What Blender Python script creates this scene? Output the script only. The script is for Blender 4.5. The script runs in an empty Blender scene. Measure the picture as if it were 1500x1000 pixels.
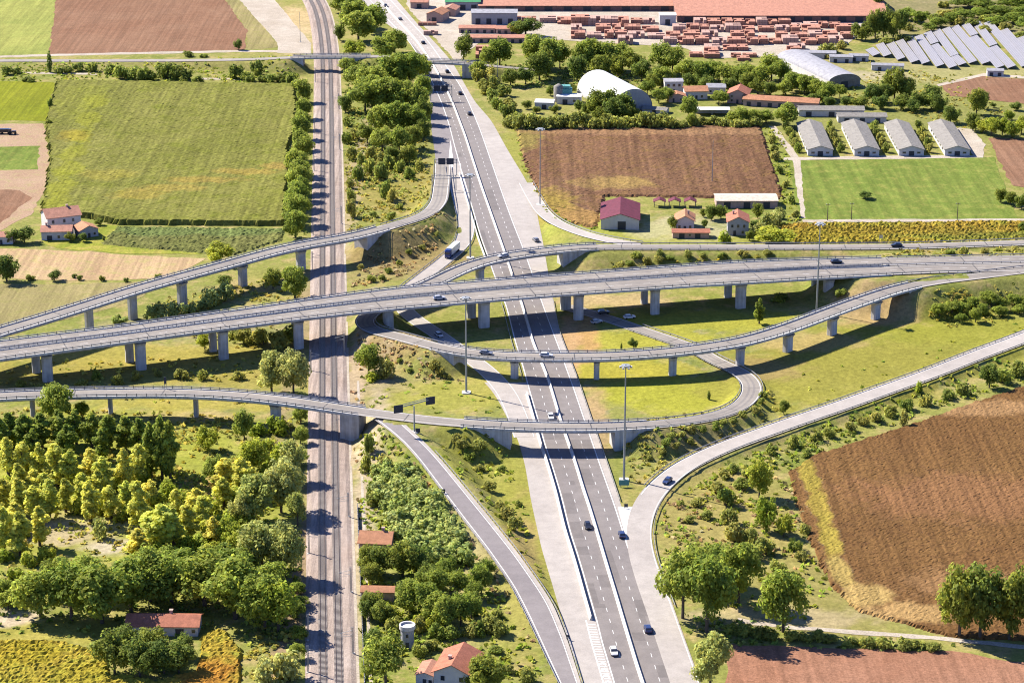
import bpy, math, random
import numpy as np
from mathutils import Vector

random.seed(7)
rng = np.random.default_rng(7)
scene = bpy.context.scene
COL = scene.collection

# ------------------------------------------------------------------ camera
FPX, YH = 3600.0, -750.0                     # focal length and horizon row, in pixels of a 1500 x 1000 frame
TH = math.atan((500 - YH) / FPX)
CH = 330.0 * math.cos(TH)                    # camera height above the plain
cam_d = bpy.data.cameras.new('camera'); cam = bpy.data.objects.new('camera', cam_d); COL.objects.link(cam)
cam_d.sensor_width = 36; cam_d.lens = 36 * FPX / 1500; cam_d.clip_start = 1; cam_d.clip_end = 30000
cam.location = (0, 0, CH); cam.rotation_euler = (math.pi / 2 - TH, 0, 0)
scene.camera = cam

# ------------------------------------------------------------------ light
SUN = Vector((-0.92, 0.62, 1.0)).normalized()
world = bpy.data.worlds.new('World'); scene.world = world; world.use_nodes = True
nt = world.node_tree; nt.nodes.clear()
sky = nt.nodes.new('ShaderNodeTexSky'); sky.sky_type = 'NISHITA'; sky.sun_disc = False
sky.ozone_density = 4.0; sky.dust_density = 0.2
sky.sun_elevation = math.asin(SUN.z); sky.sun_rotation = math.atan2(SUN.x, SUN.y)
bg = nt.nodes.new('ShaderNodeBackground'); bg.inputs['Strength'].default_value = 0.058
wo = nt.nodes.new('ShaderNodeOutputWorld')
tn = nt.nodes.new('ShaderNodeMix'); tn.data_type = 'RGBA'; tn.blend_type = 'MULTIPLY'; tn.inputs[0].default_value = 1; tn.inputs[7].default_value = (.82, .95, 1.45, 1)   # a deep clear-day blue
nt.links.new(sky.outputs[0], tn.inputs[6]); nt.links.new(tn.outputs[2], bg.inputs[0]); nt.links.new(bg.outputs[0], wo.inputs[0])
sun_d = bpy.data.lights.new('sun', 'SUN'); sun_d.energy = 5.0; sun_d.angle = math.radians(0.5); sun_d.color = (1, .93, .82)
sun = bpy.data.objects.new('sun', sun_d); COL.objects.link(sun)
sun.rotation_euler = (-SUN).to_track_quat('-Z', 'Y').to_euler()
vs = scene.view_settings; vs.view_transform = 'Standard'; vs.look = 'None'; vs.gamma = 1; vs.exposure = 1.5
scene.cycles.filter_width = 1.1; scene.cycles.max_bounces = 7; scene.cycles.diffuse_bounces = 5; scene.cycles.transmission_bounces = 2

# ------------------------------------------------------------------ picture <-> place
def P(px, py, z=0.0):
    u = (px - 750) / FPX; v = (500 - py) / FPX
    t = (CH - z) / (math.sin(TH) - v * math.cos(TH))
    return np.array((u * t, (math.cos(TH) + v * math.sin(TH)) * t, z))
def proj(p):
    p = np.atleast_2d(p)
    d = p[:, 1] * math.cos(TH) + (CH - p[:, 2]) * math.sin(TH)
    up = p[:, 1] * math.sin(TH) - (CH - p[:, 2]) * math.cos(TH)
    return np.stack((750 + FPX * p[:, 0] / d, 500 - FPX * up / d), 1)
def scale_at(py): return (py - YH) / 330.0   # pixels per metre across, on the ground

# ------------------------------------------------------------------ materials
def srgb(r, g, b):
    return tuple(((c / 255) / 12.92 if c / 255 <= .04045 else ((c / 255 + .055) / 1.055) ** 2.4) for c in (r, g, b)) + (1,)
class NB:
    def __init__(s, name):
        s.m = bpy.data.materials.new(name); s.m.use_nodes = True; s.t = s.m.node_tree; s.t.nodes.clear()
        s.out = s.n('ShaderNodeOutputMaterial')
    def n(s, typ, **k):
        nd = s.t.nodes.new(typ)
        for a, b in k.items(): setattr(nd, a, b)
        return nd
    def l(s, a, b): s.t.links.new(a, b)
    def coord(s):
        if not hasattr(s, '_c'): s._c = s.n('ShaderNodeTexCoord').outputs['Object']
        return s._c
    def noise(s, scale, detail=4, rough=.6, vec=None, dist=0):
        nd = s.n('ShaderNodeTexNoise'); nd.inputs['Scale'].default_value = scale; nd.inputs['Detail'].default_value = detail
        nd.inputs['Roughness'].default_value = rough; nd.inputs['Distortion'].default_value = dist
        s.l(vec if vec is not None else s.coord(), nd.inputs['Vector']); return nd.outputs['Fac']
    def ramp(s, fac, stops, const=False):
        r = s.n('ShaderNodeValToRGB'); e = r.color_ramp.elements
        if const: r.color_ramp.interpolation = 'CONSTANT'
        while len(e) < len(stops): e.new(.5)
        for i, (p, c) in enumerate(stops): e[i].position = p; e[i].color = c
        s.l(fac, r.inputs[0]); return r.outputs[0]
    def mix(s, fac, a, b, mode='MIX'):
        m = s.n('ShaderNodeMix', data_type='RGBA', blend_type=mode)
        if isinstance(fac, (int, float)): m.inputs[0].default_value = fac
        else: s.l(fac, m.inputs[0])
        for v, i in ((a, 6), (b, 7)):
            if isinstance(v, tuple): m.inputs[i].default_value = v
            else: s.l(v, m.inputs[i])
        return m.outputs[2]
    def stretch(s, rot, sx, sy, sz=1):
        mp = s.n('ShaderNodeMapping'); s.l(s.coord(), mp.inputs[0])
        mp.inputs['Rotation'].default_value = (0, 0, rot); mp.inputs['Scale'].default_value = (sx, sy, sz)
        return mp.outputs[0]
    def math(s, op, a, b=0.0):
        m = s.n('ShaderNodeMath', operation=op)
        for v, i in ((a, 0), (b, 1)):
            if isinstance(v, (int, float)): m.inputs[i].default_value = v
            else: s.l(v, m.inputs[i])
        return m.outputs[0]
    def finish(s, color, rough=.85, bump=None, bstr=.4, bdist=.2, metal=0, spec=.3, trans=0, albedo=.66):
        if isinstance(color, tuple): color = c3(color[0] * albedo, color[1] * albedo, color[2] * albedo)
        elif albedo != 1: color = s.mix(1, color, c3(albedo, albedo, albedo), 'MULTIPLY')
        p = s.n('ShaderNodeBsdfPrincipled')
        if isinstance(color, tuple): p.inputs['Base Color'].default_value = color
        else: s.l(color, p.inputs['Base Color'])
        p.inputs['Roughness'].default_value = rough; p.inputs['Metallic'].default_value = metal
        p.inputs['Specular IOR Level'].default_value = spec
        if bump is not None:
            b = s.n('ShaderNodeBump'); b.inputs['Strength'].default_value = bstr; b.inputs['Distance'].default_value = bdist
            s.l(bump, b.inputs['Height']); s.l(b.outputs[0], p.inputs['Normal'])
        if trans:
            t = s.n('ShaderNodeBsdfTranslucent'); mx = s.n('ShaderNodeMixShader'); mx.inputs[0].default_value = trans
            if isinstance(color, tuple): t.inputs[0].default_value = color
            else: s.l(color, t.inputs[0])
            s.l(p.outputs[0], mx.inputs[1]); s.l(t.outputs[0], mx.inputs[2]); s.l(mx.outputs[0], s.out.inputs[0])
        else: s.l(p.outputs[0], s.out.inputs[0])
        return s.m
def c3(r, g, b): return (r, g, b, 1)
def shade(c, k): return (min(c[0] * k, 1), min(c[1] * k, 1), min(c[2] * k, 1), 1)

def plain(name, c, rough=.7, var=.18, scale=.6, metal=0, spec=.3, bump=0):
    b = NB(name); f = b.noise(scale, 5)
    col = b.ramp(f, [(.3, shade(c, 1 - var)), (.7, shade(c, 1 + var))])
    return b.finish(col, rough, f if bump else None, bump, .05, metal, spec)
def road_mat(name, c, c_old, streak=True):
    b = NB(name)
    big = b.noise(.035, 4, .6); fine = b.noise(2.2, 4, .7); mid = b.noise(.25, 4, .65)
    col = b.ramp(big, [(.3, c), (.7, c_old)])
    col = b.mix(.55, col, b.ramp(mid, [(.35, c3(.42, .42, .42)), (.65, c3(.58, .58, .58))]), 'OVERLAY')
    col = b.mix(.4, col, b.ramp(fine, [(.3, c3(.36, .36, .36)), (.7, c3(.64, .64, .64))]), 'OVERLAY')
    return b.finish(col, .85, fine, .15, .03)
def field_mat(name, ca, cb, cc=None, rot=0, row=0, rowamt=.3, big=.02, fine=.8, bump=.5, tint=False, contrast=.12):
    b = NB(name)
    n1 = b.noise(big, 5, .65, dist=.6); n2 = b.noise(fine, 5, .75); n3 = b.noise(fine * .18, 5, .7)
    col = b.ramp(n1, [(.5 - contrast * 1.4, ca), (.5 + contrast * 1.4, cb)])
    if cc: col = b.mix(b.ramp(n3, [(.48, c3(0, 0, 0)), (.66, c3(1, 1, 1))]), col, cc)
    if tint:
        at = b.n('ShaderNodeAttribute', attribute_name='tint')
        col = b.mix(at.outputs['Alpha'], col, at.outputs['Color'])
    if row:
        st = b.noise(1.0, 3, .6, b.stretch(rot, 1 / row, .012))
        col = b.mix(rowamt, col, b.ramp(st, [(.35, c3(.2, .2, .2)), (.65, c3(.8, .8, .8))]), 'OVERLAY')
    col = b.mix(.55, col, b.ramp(n2, [(.32, c3(.22, .22, .22)), (.68, c3(.78, .78, .78))]), 'OVERLAY')
    col = b.mix(.35, col, b.ramp(n3, [(.3, c3(.3, .3, .3)), (.7, c3(.7, .7, .7))]), 'OVERLAY')
    return b.finish(col, .95, n2, bump, .5, spec=.05)
def leaf_mat(name, ca, cb, trans=.25):
    b = NB(name)
    at = b.n('ShaderNodeAttribute', attribute_name='Col'); oi = b.n('ShaderNodeObjectInfo')
    col = b.ramp(oi.outputs['Random'], [(0, ca), (1, cb)])
    col = b.mix(1, col, at.outputs['Color'], 'MULTIPLY')
    return b.finish(col, .7, spec=.15, trans=trans, albedo=1)
def roof_mat(name, c, rot=0, scale=3.0, corr=.35):
    b = NB(name); n = b.noise(.5, 6, .7); f = b.noise(4, 3)
    col = b.ramp(n, [(.3, shade(c, .72)), (.5, c), (.72, shade(c, 1.25))])
    w = b.n('ShaderNodeTexWave', bands_direction='X'); w.inputs['Scale'].default_value = scale; b.l(b.coord(), w.inputs[0])
    col = b.mix(.35, col, b.ramp(f, [(.3, c3(.3, .3, .3)), (.7, c3(.7, .7, .7))]), 'OVERLAY')
    return b.finish(col, .8, w.outputs['Fac'], corr, .1, spec=.2)

M = {}
M['asphalt'] = road_mat('worn_asphalt', c3(0.191, 0.167, 0.157), c3(0.232, 0.205, 0.190))
M['asphalt_wear'] = road_mat('wheel_worn_asphalt', c3(0.149, 0.131, 0.123), c3(0.183, 0.160, 0.149))
M['viaduct_wear'] = road_mat('wheel_worn_viaduct_asphalt', c3(.20, .178, .162), c3(.25, .225, .20))
M['asphalt_ramp'] = road_mat('ramp_asphalt', c3(0.208, 0.182, 0.185), c3(0.250, 0.222, 0.214))
M['road_pale'] = road_mat('pale_concrete_road', c3(.36, .32, .285), c3(.43, .39, .35))
M['road_viaduct'] = road_mat('bleached_viaduct_asphalt', c3(0.250, 0.220, 0.190), c3(0.310, 0.277, 0.237))
def concrete_mat(name, c):
    b = NB(name); f = b.noise(.3, 5, .65); v = b.noise(1.0, 4, .6, b.stretch(0, .9, .9, .05)); g = b.noise(3.0, 3)
    col = b.ramp(f, [(.3, shade(c, .8)), (.7, shade(c, 1.15))])
    col = b.mix(.6, col, b.ramp(v, [(.36, c3(.28, .27, .26)), (.6, c3(.6, .6, .6))]), 'OVERLAY')
    return b.finish(col, .88, g, .2, .05)
M['concrete'] = concrete_mat('weathered_concrete', c3(.60, .585, .56))
M['concrete_girder'] = concrete_mat('stained_girder_concrete', c3(.50, .485, .475))
M['joint'] = plain('joint_tar', c3(.09, .085, .085), .9, .2, 1)
M['concrete_white'] = plain('white_barrier_concrete', c3(.66, .63, .58), .8, .12, .8)
M['paint'] = plain('road_paint', c3(.74, .72, .69), .7, .14, 1.2)
M['steel'] = plain('galvanised_steel', c3(.42, .42, .43), .45, .12, 2, metal=.35)
M['steel_dark'] = plain('dull_grey_steel', c3(.17, .17, .18), .5, .15, 2, metal=.3)
M['mast'] = plain('mast_steel', c3(.38, .40, .40), .45, .1, .4, metal=.3)
M['rust'] = plain('rusty_rail', c3(.16, .11, .09), .55, .2, 1, metal=.4)
M['ballast'] = field_mat('railway_ballast', c3(0.333, 0.258, 0.213), c3(0.425, 0.348, 0.299), None, 0, 1.1, .28, .03, 2.5, .5)
M['sleeper'] = plain('concrete_sleeper', c3(.42, .37, .33), .9, .2, 2)
M['gravel'] = field_mat('pale_gravel', c3(.40, .34, .265), c3(.50, .44, .36), None, 0, 0, 0, .05, 1.5, .3)
M['earth'] = field_mat('bare_pink_earth', c3(.36, .235, .15), c3(.43, .30, .20), c3(.32, .26, .13), 0, 0, 0, .04, 1.2, .4)
M['soil_brown'] = field_mat('ploughed_brown_soil', c3(.26, .15, .10), c3(.31, .19, .13), None, .1, 2.2, .35, .02, 1.2, .5)
M['soil_pink'] = field_mat('pinkish_tilled_soil', c3(0.223, 0.116, 0.067), c3(0.261, 0.149, 0.090), None, 1.45, 2.0, .25, .02, 1.2, .5)
M['soil_rose'] = field_mat('rosy_tilled_soil', c3(0.283, 0.136, 0.080), c3(0.330, 0.173, 0.108), None, 1.45, 2.0, .25, .02, 1.2, .5)
M['sand_field'] = field_mat('sandy_stubble', c3(0.418, 0.275, 0.152), c3(0.475, 0.342, 0.190), c3(0.342, 0.294, 0.114), 1.5, 2.2, .3, .018, 1, .3)
M['stubble'] = field_mat('olive_stubble', c3(.25, .215, .085), c3(.33, .27, .12), c3(.23, .21, .07), 1.4, 2.2, .35, .02, 1, .4)
M['meadow'] = field_mat('mown_meadow', c3(.20, .245, .03), c3(.29, .29, .04), c3(.35, .29, .07), 1.45, 3, .2, .02, .9, .35)
M['meadow_green'] = field_mat('fresh_meadow', c3(0.129, 0.180, 0.029), c3(0.172, 0.216, 0.041), c3(0.206, 0.216, 0.049), 1.5, 3.5, .3, .02, .8, .35)
M['grass_light'] = field_mat('light_green_field', c3(.23, .26, .06), c3(.31, .31, .08), None, 0, 3, .3, .02, .8, .3)
M['grass_lime'] = field_mat('lime_green_field', c3(0.180, 0.203, 0.011), c3(0.216, 0.225, 0.016), None, 0, 2.5, .3, .02, .8, .3)
M['corn'] = field_mat('maize_leaves', c3(0.166, 0.170, 0.032), c3(0.217, 0.209, 0.050), c3(0.139, 0.149, 0.021), -.12, 1.6, .36, .014, .55, .4, tint=True)
M['veg'] = field_mat('low_green_crop', c3(0.162, 0.178, 0.043), c3(0.212, 0.204, 0.068), None, 1.5, 2.4, .4, .02, .7, .5, tint=True)
M['drycrop'] = field_mat('dry_brown_crop', c3(0.163, 0.084, 0.030), c3(0.215, 0.117, 0.041), c3(0.117, 0.060, 0.024), 1.2, 1.5, .34, .016, 2.6, .5, tint=True)
M['drycrop_far'] = field_mat('dry_far_crop', c3(0.160, 0.082, 0.044), c3(0.205, 0.112, 0.060), c3(0.175, 0.102, 0.039), -.05, 2.6, .4, .014, .7, .9, tint=True)
M['vines'] = field_mat('autumn_vine_leaves', c3(0.391, 0.333, 0.040), c3(0.437, 0.276, 0.040), c3(0.322, 0.322, 0.040), 1.5, 2.2, .3, .03, .8, .9, tint=True)
M['ground'] = field_mat('rough_grassland', c3(0.178, 0.211, 0.039), c3(0.292, 0.274, 0.077), c3(0.335, 0.262, 0.110), 0, 0, 0, .014, .55, .6, tint=True)
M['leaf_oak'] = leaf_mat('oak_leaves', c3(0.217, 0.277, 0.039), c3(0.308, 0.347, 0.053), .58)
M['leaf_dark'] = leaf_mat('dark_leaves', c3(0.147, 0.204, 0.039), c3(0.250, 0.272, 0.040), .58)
M['leaf_poplar'] = leaf_mat('yellowing_poplar_leaves', c3(0.548, 0.581, 0.098), c3(0.731, 0.650, 0.117), .58)
M['leaf_lime'] = leaf_mat('bright_green_leaves', c3(0.261, 0.321, 0.030), c3(0.376, 0.389, 0.040), .5)
M['leaf_willow'] = leaf_mat('grey_willow_leaves', c3(0.337, 0.365, 0.090), c3(0.455, 0.445, 0.135), .58)
M['leaf_reed'] = leaf_mat('pale_cane_leaves', c3(0.319, 0.378, 0.091), c3(0.419, 0.454, 0.145), .5)
M['leaf_scrub'] = leaf_mat('scrub_leaves', c3(0.228, 0.283, 0.047), c3(0.388, 0.354, 0.084), .58)
M['bark'] = plain('bark', c3(.12, .09, .065), .9, .25, 2)
M['wall_white'] = plain('white_render', c3(.66, .63, .60), .85, .1, .5)
M['wall_grey'] = plain('grey_render', c3(.42, .41, .42), .85, .12, .5)
M['wall_dark'] = plain('shaded_brick_wall', c3(.24, .14, .12), .85, .2, .5)  # shade on the factory fronts is painted into this dark brick colour
M['wall_pink'] = plain('pink_render', c3(.52, .36, .30), .85, .12, .5)
M['roof_red'] = roof_mat('terracotta_tiles', c3(.46, .17, .10))
M['roof_orange'] = roof_mat('orange_tiles', c3(.50, .23, .12))
M['roof_pale'] = roof_mat('faded_pink_tiles', c3(.50, .235, .155))
M['roof_purple'] = roof_mat('crimson_sheet_roof', c3(.15, .03, .05), corr=.15)
M['roof_cream'] = roof_mat('cream_fibre_sheets', c3(.62, .52, .42), corr=.2)
M['roof_grey'] = roof_mat('fibre_cement_sheets', c3(.27, .25, .22), corr=.3)
M['roof_steel'] = roof_mat('pale_steel_sheets', c3(.36, .355, .38), corr=.2)
M['roof_green'] = roof_mat('green_sheet_roof', c3(.05, .25, .10), corr=.2)
M['membrane'] = plain('white_membrane', c3(.80, .79, .77), .6, .05, .2)
M['teal'] = plain('teal_tarpaulin', c3(.13, .36, .33), .6, .2, .7)
M['brick'] = plain('fired_clay_blocks', c3(.50, .24, .16), .9, .28, .25)
M['brick_pale'] = plain('pale_clay_blocks', c3(.54, .34, .27), .9, .22, .25)
M['glass_dark'] = plain('dark_glass', c3(.03, .035, .05), .12, .1, 2, spec=.6)
M['door_dark'] = plain('dark_door', c3(.05, .055, .065), .6, .15, 1)
M['sign_back'] = plain('dark_sign_back', c3(.045, .05, .07), .6, .12, 1)
M['tyre'] = plain('tyre_rubber', c3(.02, .02, .02), .9, .1, 2)
for k, c in dict(white=(.78, .77, .76), blue=(.03, .05, .14), black=(.02, .022, .03), grey=(.22, .23, .26), silver=(.48, .48, .5), cabblue=(.02, .05, .22), red=(.3, .03, .02)).items():
    M['car_' + k] = plain('car_paint_' + k, c3(*c), .3, .05, 1, spec=.5)
def solar_mat():
    b = NB('solar_cells'); br = b.n('ShaderNodeTexBrick'); br.offset = 0
    br.inputs['Color1'].default_value = c3(.30, .285, .30); br.inputs['Color2'].default_value = c3(.35, .335, .35); br.inputs['Mortar'].default_value = c3(.58, .56, .6)
    br.inputs['Scale'].default_value = 1; br.inputs['Mortar Size'].default_value = .06; br.inputs['Brick Width'].default_value = 1.6; br.inputs['Row Height'].default_value = 1.0
    b.l(b.coord(), br.inputs[0]); return b.finish(br.outputs[0], .5, spec=.4, albedo=.44)
M['solar'] = solar_mat()

# ------------------------------------------------------------------ object helpers
def tag(o, label, cat, group=None):
    o['label'] = label; o['category'] = cat
    if group: o['group'] = group
    return o
def thing(name, label, cat, loc=(0, 0, 0), rz=0, group=None):
    o = bpy.data.objects.new(name, None); o.empty_display_size = .5; COL.objects.link(o)
    o.location = tuple(float(v) for v in loc); o.rotation_euler = (0, 0, rz)
    return tag(o, label, cat, group)
def mesh_obj(name, V, Fc, mat, parent=None, smooth=False, cols=None, cname='Col', kind=None):
    me = bpy.data.meshes.new(name)
    me.from_pydata([tuple(map(float, v)) for v in V], [], [tuple(int(i) for i in f) for f in Fc])
    if mat: me.materials.append(mat if not isinstance(mat, str) else M[mat])
    if cols is not None:
        a = me.color_attributes.new(cname, 'FLOAT_COLOR', 'POINT'); a.data.foreach_set('color', np.asarray(cols, dtype=np.float32).ravel())
    if smooth: me.polygons.foreach_set('use_smooth', [True] * len(me.polygons))
    me.update()
    o = bpy.data.objects.new(name, me); COL.objects.link(o)
    if parent: o.parent = parent
    if kind: o['kind'] = kind
    return o
class MB:
    def __init__(s): s.V = []; s.F = []
    def add(s, V, Fc):
        k = len(s.V); s.V += [tuple(v) for v in V]; s.F += [tuple(i + k for i in f) for f in Fc]; return s
    def box(s, x0, x1, y0, y1, z0, z1, bev=0):
        if not bev:
            V = [(x, y, z) for z in (z0, z1) for x, y in ((x0, y0), (x1, y0), (x1, y1), (x0, y1))]
            return s.add(V, [(3, 2, 1, 0), (4, 5, 6, 7), (0, 1, 5, 4), (1, 2, 6, 5), (2, 3, 7, 6), (3, 0, 4, 7)])
        b = bev
        ring = [(x0 + b, y0), (x1 - b, y0), (x1, y0 + b), (x1, y1 - b), (x1 - b, y1), (x0 + b, y1), (x0, y1 - b), (x0, y0 + b)]
        V = [(x, y, z) for z in (z0, z1) for x, y in ring]
        return s.add(V, [tuple(range(7, -1, -1)), tuple(range(8, 16))] + [(i, (i + 1) % 8, 8 + (i + 1) % 8, 8 + i) for i in range(8)])
    def tube(s, a, b, r0, r1=None, n=8):
        r1 = r0 if r1 is None else r1
        a = Vector([float(t) for t in a]); b = Vector([float(t) for t in b]); d = (b - a).normalized()
        u = d.orthogonal().normalized(); w = d.cross(u)
        V = [tuple(p + (u * math.cos(2 * math.pi * i / n) + w * math.sin(2 * math.pi * i / n)) * r) for p, r in ((a, r0), (b, r1)) for i in range(n)]
        return s.add(V, [(i, (i + 1) % n, n + (i + 1) % n, n + i) for i in range(n)] + [tuple(range(n - 1, -1, -1)), tuple(range(n, 2 * n))])
    def obj(s, name, mat, parent=None, **k): return mesh_obj(name, s.V, s.F, mat, parent, **k)
def copy_thing(src, loc, rz=0, scale=(1, 1, 1), label=None, group=None, mats=None):
    r = src.copy(); COL.objects.link(r); r.location = tuple(float(v) for v in loc); r.rotation_euler = (0, 0, rz); r.scale = scale
    if label: r['label'] = label
    if group: r['group'] = group
    for ch in src.children:
        c = ch.copy(); COL.objects.link(c); c.parent = r
        if mats and ch.name.split('.')[0] in mats:
            c.material_slots[0].link = 'OBJECT'; c.material_slots[0].material = M[mats[ch.name.split('.')[0]]]
        for g in ch.children:
            d = g.copy(); COL.objects.link(d); d.parent = c
    return r

# ------------------------------------------------------------------ paths
class Path:
    def __init__(s, ctrl=None, step=3.0, pts=None):
        if pts is None:
            W = np.array([P(*c) for c in ctrl])
            out = []
            E = np.vstack((2 * W[0] - W[1], W, 2 * W[-1] - W[-2]))
            for i in range(1, len(E) - 2):
                p0, p1, p2, p3 = E[i - 1:i + 3]
                n = max(2, int(np.linalg.norm(p2 - p1) / step))
                t = np.linspace(0, 1, n, endpoint=False)[:, None]
                out.append(.5 * (2 * p1 + (p2 - p0) * t + (2 * p0 - 5 * p1 + 4 * p2 - p3) * t * t + (3 * p1 - p0 - 3 * p2 + p3) * t ** 3))
            pts = np.vstack(out + [W[-1:]])
            for _ in range(3):
                q = pts.copy(); q[1:-1] = (pts[:-2] + 2 * pts[1:-1] + pts[2:]) / 4; pts = q
        s.p = np.asarray(pts, float)
        t = np.gradient(s.p[:, :2], axis=0); t /= np.linalg.norm(t, axis=1)[:, None] + 1e-9
        s.t = t; s.n = np.stack((-t[:, 1], t[:, 0]), 1)
        s.s = np.concatenate(([0], np.cumsum(np.linalg.norm(np.diff(s.p[:, :2], axis=0), axis=1))))
    def off(s, d, dz=0):
        q = s.p.copy(); q[:, :2] += s.n * (d if np.isscalar(d) else np.asarray(d)[:, None]); q[:, 2] += dz; return q
    def near(s, px, py): return int(np.argmin(((proj(s.p) - np.array((px, py))) ** 2).sum(1)))
    def sub(s, a, b):
        i, j = sorted((s.near(*a), s.near(*b))); return Path(pts=s.p[i:j + 1])
    def at(s, px, py, off=0):
        i = s.near(px, py); q = s.p[i].copy(); q[:2] += s.n[i] * off; return q, math.atan2(s.t[i, 1], s.t[i, 0])
def sweep(path, prof, closed=True, caps=True):
    n = len(path.p); m = len(prof)
    V = np.stack([path.off(o, dz) for o, dz in prof], 1).reshape(-1, 3)
    Fc = []
    mm = m if closed else m - 1
    for i in range(n - 1):
        for j in range(mm):
            k = (j + 1) % m
            Fc.append((i * m + j, (i + 1) * m + j, (i + 1) * m + k, i * m + k))
    if caps and closed: Fc += [tuple(range(m)), tuple(range((n - 1) * m, n * m))[::-1]]
    return V, Fc
def ribbon(path, d0, d1, dz, cols=2):
    ds = np.linspace(0, 1, cols)
    n = len(path.p)
    d0 = np.full(n, d0) if np.isscalar(d0) else d0; d1 = np.full(n, d1) if np.isscalar(d1) else d1
    V = np.stack([path.off(d0 + (d1 - d0) * f, dz) for f in ds], 1).reshape(-1, 3)
    return V, [(i * cols + j, i * cols + j + 1, (i + 1) * cols + j + 1, (i + 1) * cols + j) for i in range(n - 1) for j in range(cols - 1)]
def dashes(path, off, length, pitch, w, dz, mb):
    s = 2.0
    while s + length < path.s[-1]:
        q = []
        for ss in (s, s + length):
            x = [np.interp(ss, path.s, path.p[:, k]) for k in range(3)]
            nn = np.array([np.interp(ss, path.s, path.n[:, k]) for k in range(2)])
            for o in (off - w / 2, off + w / 2): q.append((x[0] + nn[0] * o, x[1] + nn[1] * o, x[2] + dz))
        mb.add(q, [(0, 1, 3, 2)]); s += pitch
class Curve:                                   # x as a smooth function of picture row
    def __init__(s, pts):
        a = np.array(sorted(pts), float); ys = np.arange(-60, 1081, 4.0)
        lo = a[0, 1] + (ys - a[0, 0]) * (a[1, 1] - a[0, 1]) / (a[1, 0] - a[0, 0]); hi = a[-1, 1] + (ys - a[-1, 0]) * (a[-1, 1] - a[-2, 1]) / (a[-1, 0] - a[-2, 0])
        x = np.interp(ys, a[:, 0], a[:, 1]); x = np.where(ys < a[0, 0], lo, np.where(ys > a[-1, 0], hi, x))
        k = np.exp(-.5 * (np.arange(-5, 6) / 2.2) ** 2); k /= k.sum()
        xp = np.concatenate((x[0] - (x[1] - x[0]) * np.arange(5, 0, -1), x, x[-1] + (x[-1] - x[-2]) * np.arange(1, 6)))
        s.ys, s.xs = ys, np.convolve(xp, k, 'valid')
    def __call__(s, y): return np.interp(y, s.ys, s.xs)
def strip_path(L, R, y0, y1, zf=lambda y: 0.0, step=6):
    ys = np.arange(y1, y0 - .1, -step)
    l = np.array([P(L(y), y, zf(y)) for y in ys]); r = np.array([P(R(y), y, zf(y)) for y in ys])
    c = Path(pts=(l + r) / 2); return c, l, r
def strip_mesh(l, r, dz, cols=2):
    V = np.stack([l + (r - l) * f + np.array((0, 0, dz)) for f in np.linspace(0, 1, cols)], 1).reshape(-1, 3)
    return V, [(i * cols + j, i * cols + j + 1, (i + 1) * cols + j + 1, (i + 1) * cols + j) for i in range(len(l) - 1) for j in range(cols - 1)]

# ------------------------------------------------------------------ road layout
LL = Curve([(0, 541), (28, 566), (58, 597), (89, 617), (117, 631), (150, 646), (182, 657), (211, 664), (267, 680), (350, 704), (374, 713), (398, 721), (449, 741), (502, 754), (537, 765), (571, 774), (622, 789), (652, 797), (680, 807), (723, 820), (760, 829), (780, 834), (810, 844), (840, 853), (876, 863), (910, 873), (940, 880), (976, 891), (1000, 898)])
ML = Curve([(0, 556), (28, 580), (58, 609), (89, 631), (117, 647), (150, 663), (182, 675), (200, 682), (229, 691), (275, 706), (360, 736), (392, 747), (449, 766), (502, 781), (537, 796), (563, 806), (614, 821), (652, 834), (680, 844), (717, 855), (740, 863), (776, 874), (810, 884), (840, 893), (876, 904), (910, 914), (940, 923), (976, 934), (1000, 942)])
RL = Curve([(0, 572), (28, 598), (58, 626), (89, 648), (122, 673), (145, 685), (187, 703), (218, 714), (293, 740), (328, 753), (360, 766), (390, 777), (443, 795), (465, 803), (486, 811), (517, 823), (540, 831), (575, 844), (614, 857), (645, 868), (680, 880), (705, 889), (730, 898), (750, 905), (772, 912), (798, 920), (818, 927), (842, 936), (870, 945), (895, 954), (934, 968), (972, 981), (1000, 990)])
RE = Curve([(0, 581), (35, 611), (70, 644), (94, 665), (110, 673), (154, 698), (173, 718), (210, 738), (234, 752), (261, 769), (290, 783), (320, 788), (358, 796), (400, 803), (450, 812), (486, 819), (517, 831), (560, 848), (614, 866), (680, 890), (740, 910), (790, 925), (1000, 1000)])
PLL = Curve([(545, 693), (558, 709), (582, 728), (614, 744), (644, 759), (680, 769), (734, 778), (802, 793), (859, 810), (904, 823), (946, 836), (981, 849), (1000, 855)])
RDL = Curve([(612, 545), (622, 560), (646, 589), (670, 610), (697, 630), (751, 670), (805, 712), (857, 748), (904, 772), (961, 799), (1000, 818)])
RDR = Curve([(612, 585), (622, 594), (646, 621), (670, 644), (697, 667), (766, 724), (811, 760), (868, 800), (888, 812), (936, 831), (1000, 851)])
rdz = lambda y: float(np.interp(y, [610, 640, 670, 700, 760, 820, 880, 940, 1000], [8.8, 8.0, 7.1, 6.1, 4.2, 2.5, 1.1, .35, .1]))
UL = Path([(648, 240, .05), (648, 252, .4), (646, 272, 2), (641, 297, 5), (622, 315, 7.3), (583, 328, 8.6), (530, 343, 9.6), (490, 351, 10), (450, 358, 10), (401, 368.5, 10.3), (334, 387, 10.9), (267, 405, 11.6), (200, 424, 12), (134, 445, 12), (67, 466, 12), (0, 486, 12), (-70, 507, 12)])
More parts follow.
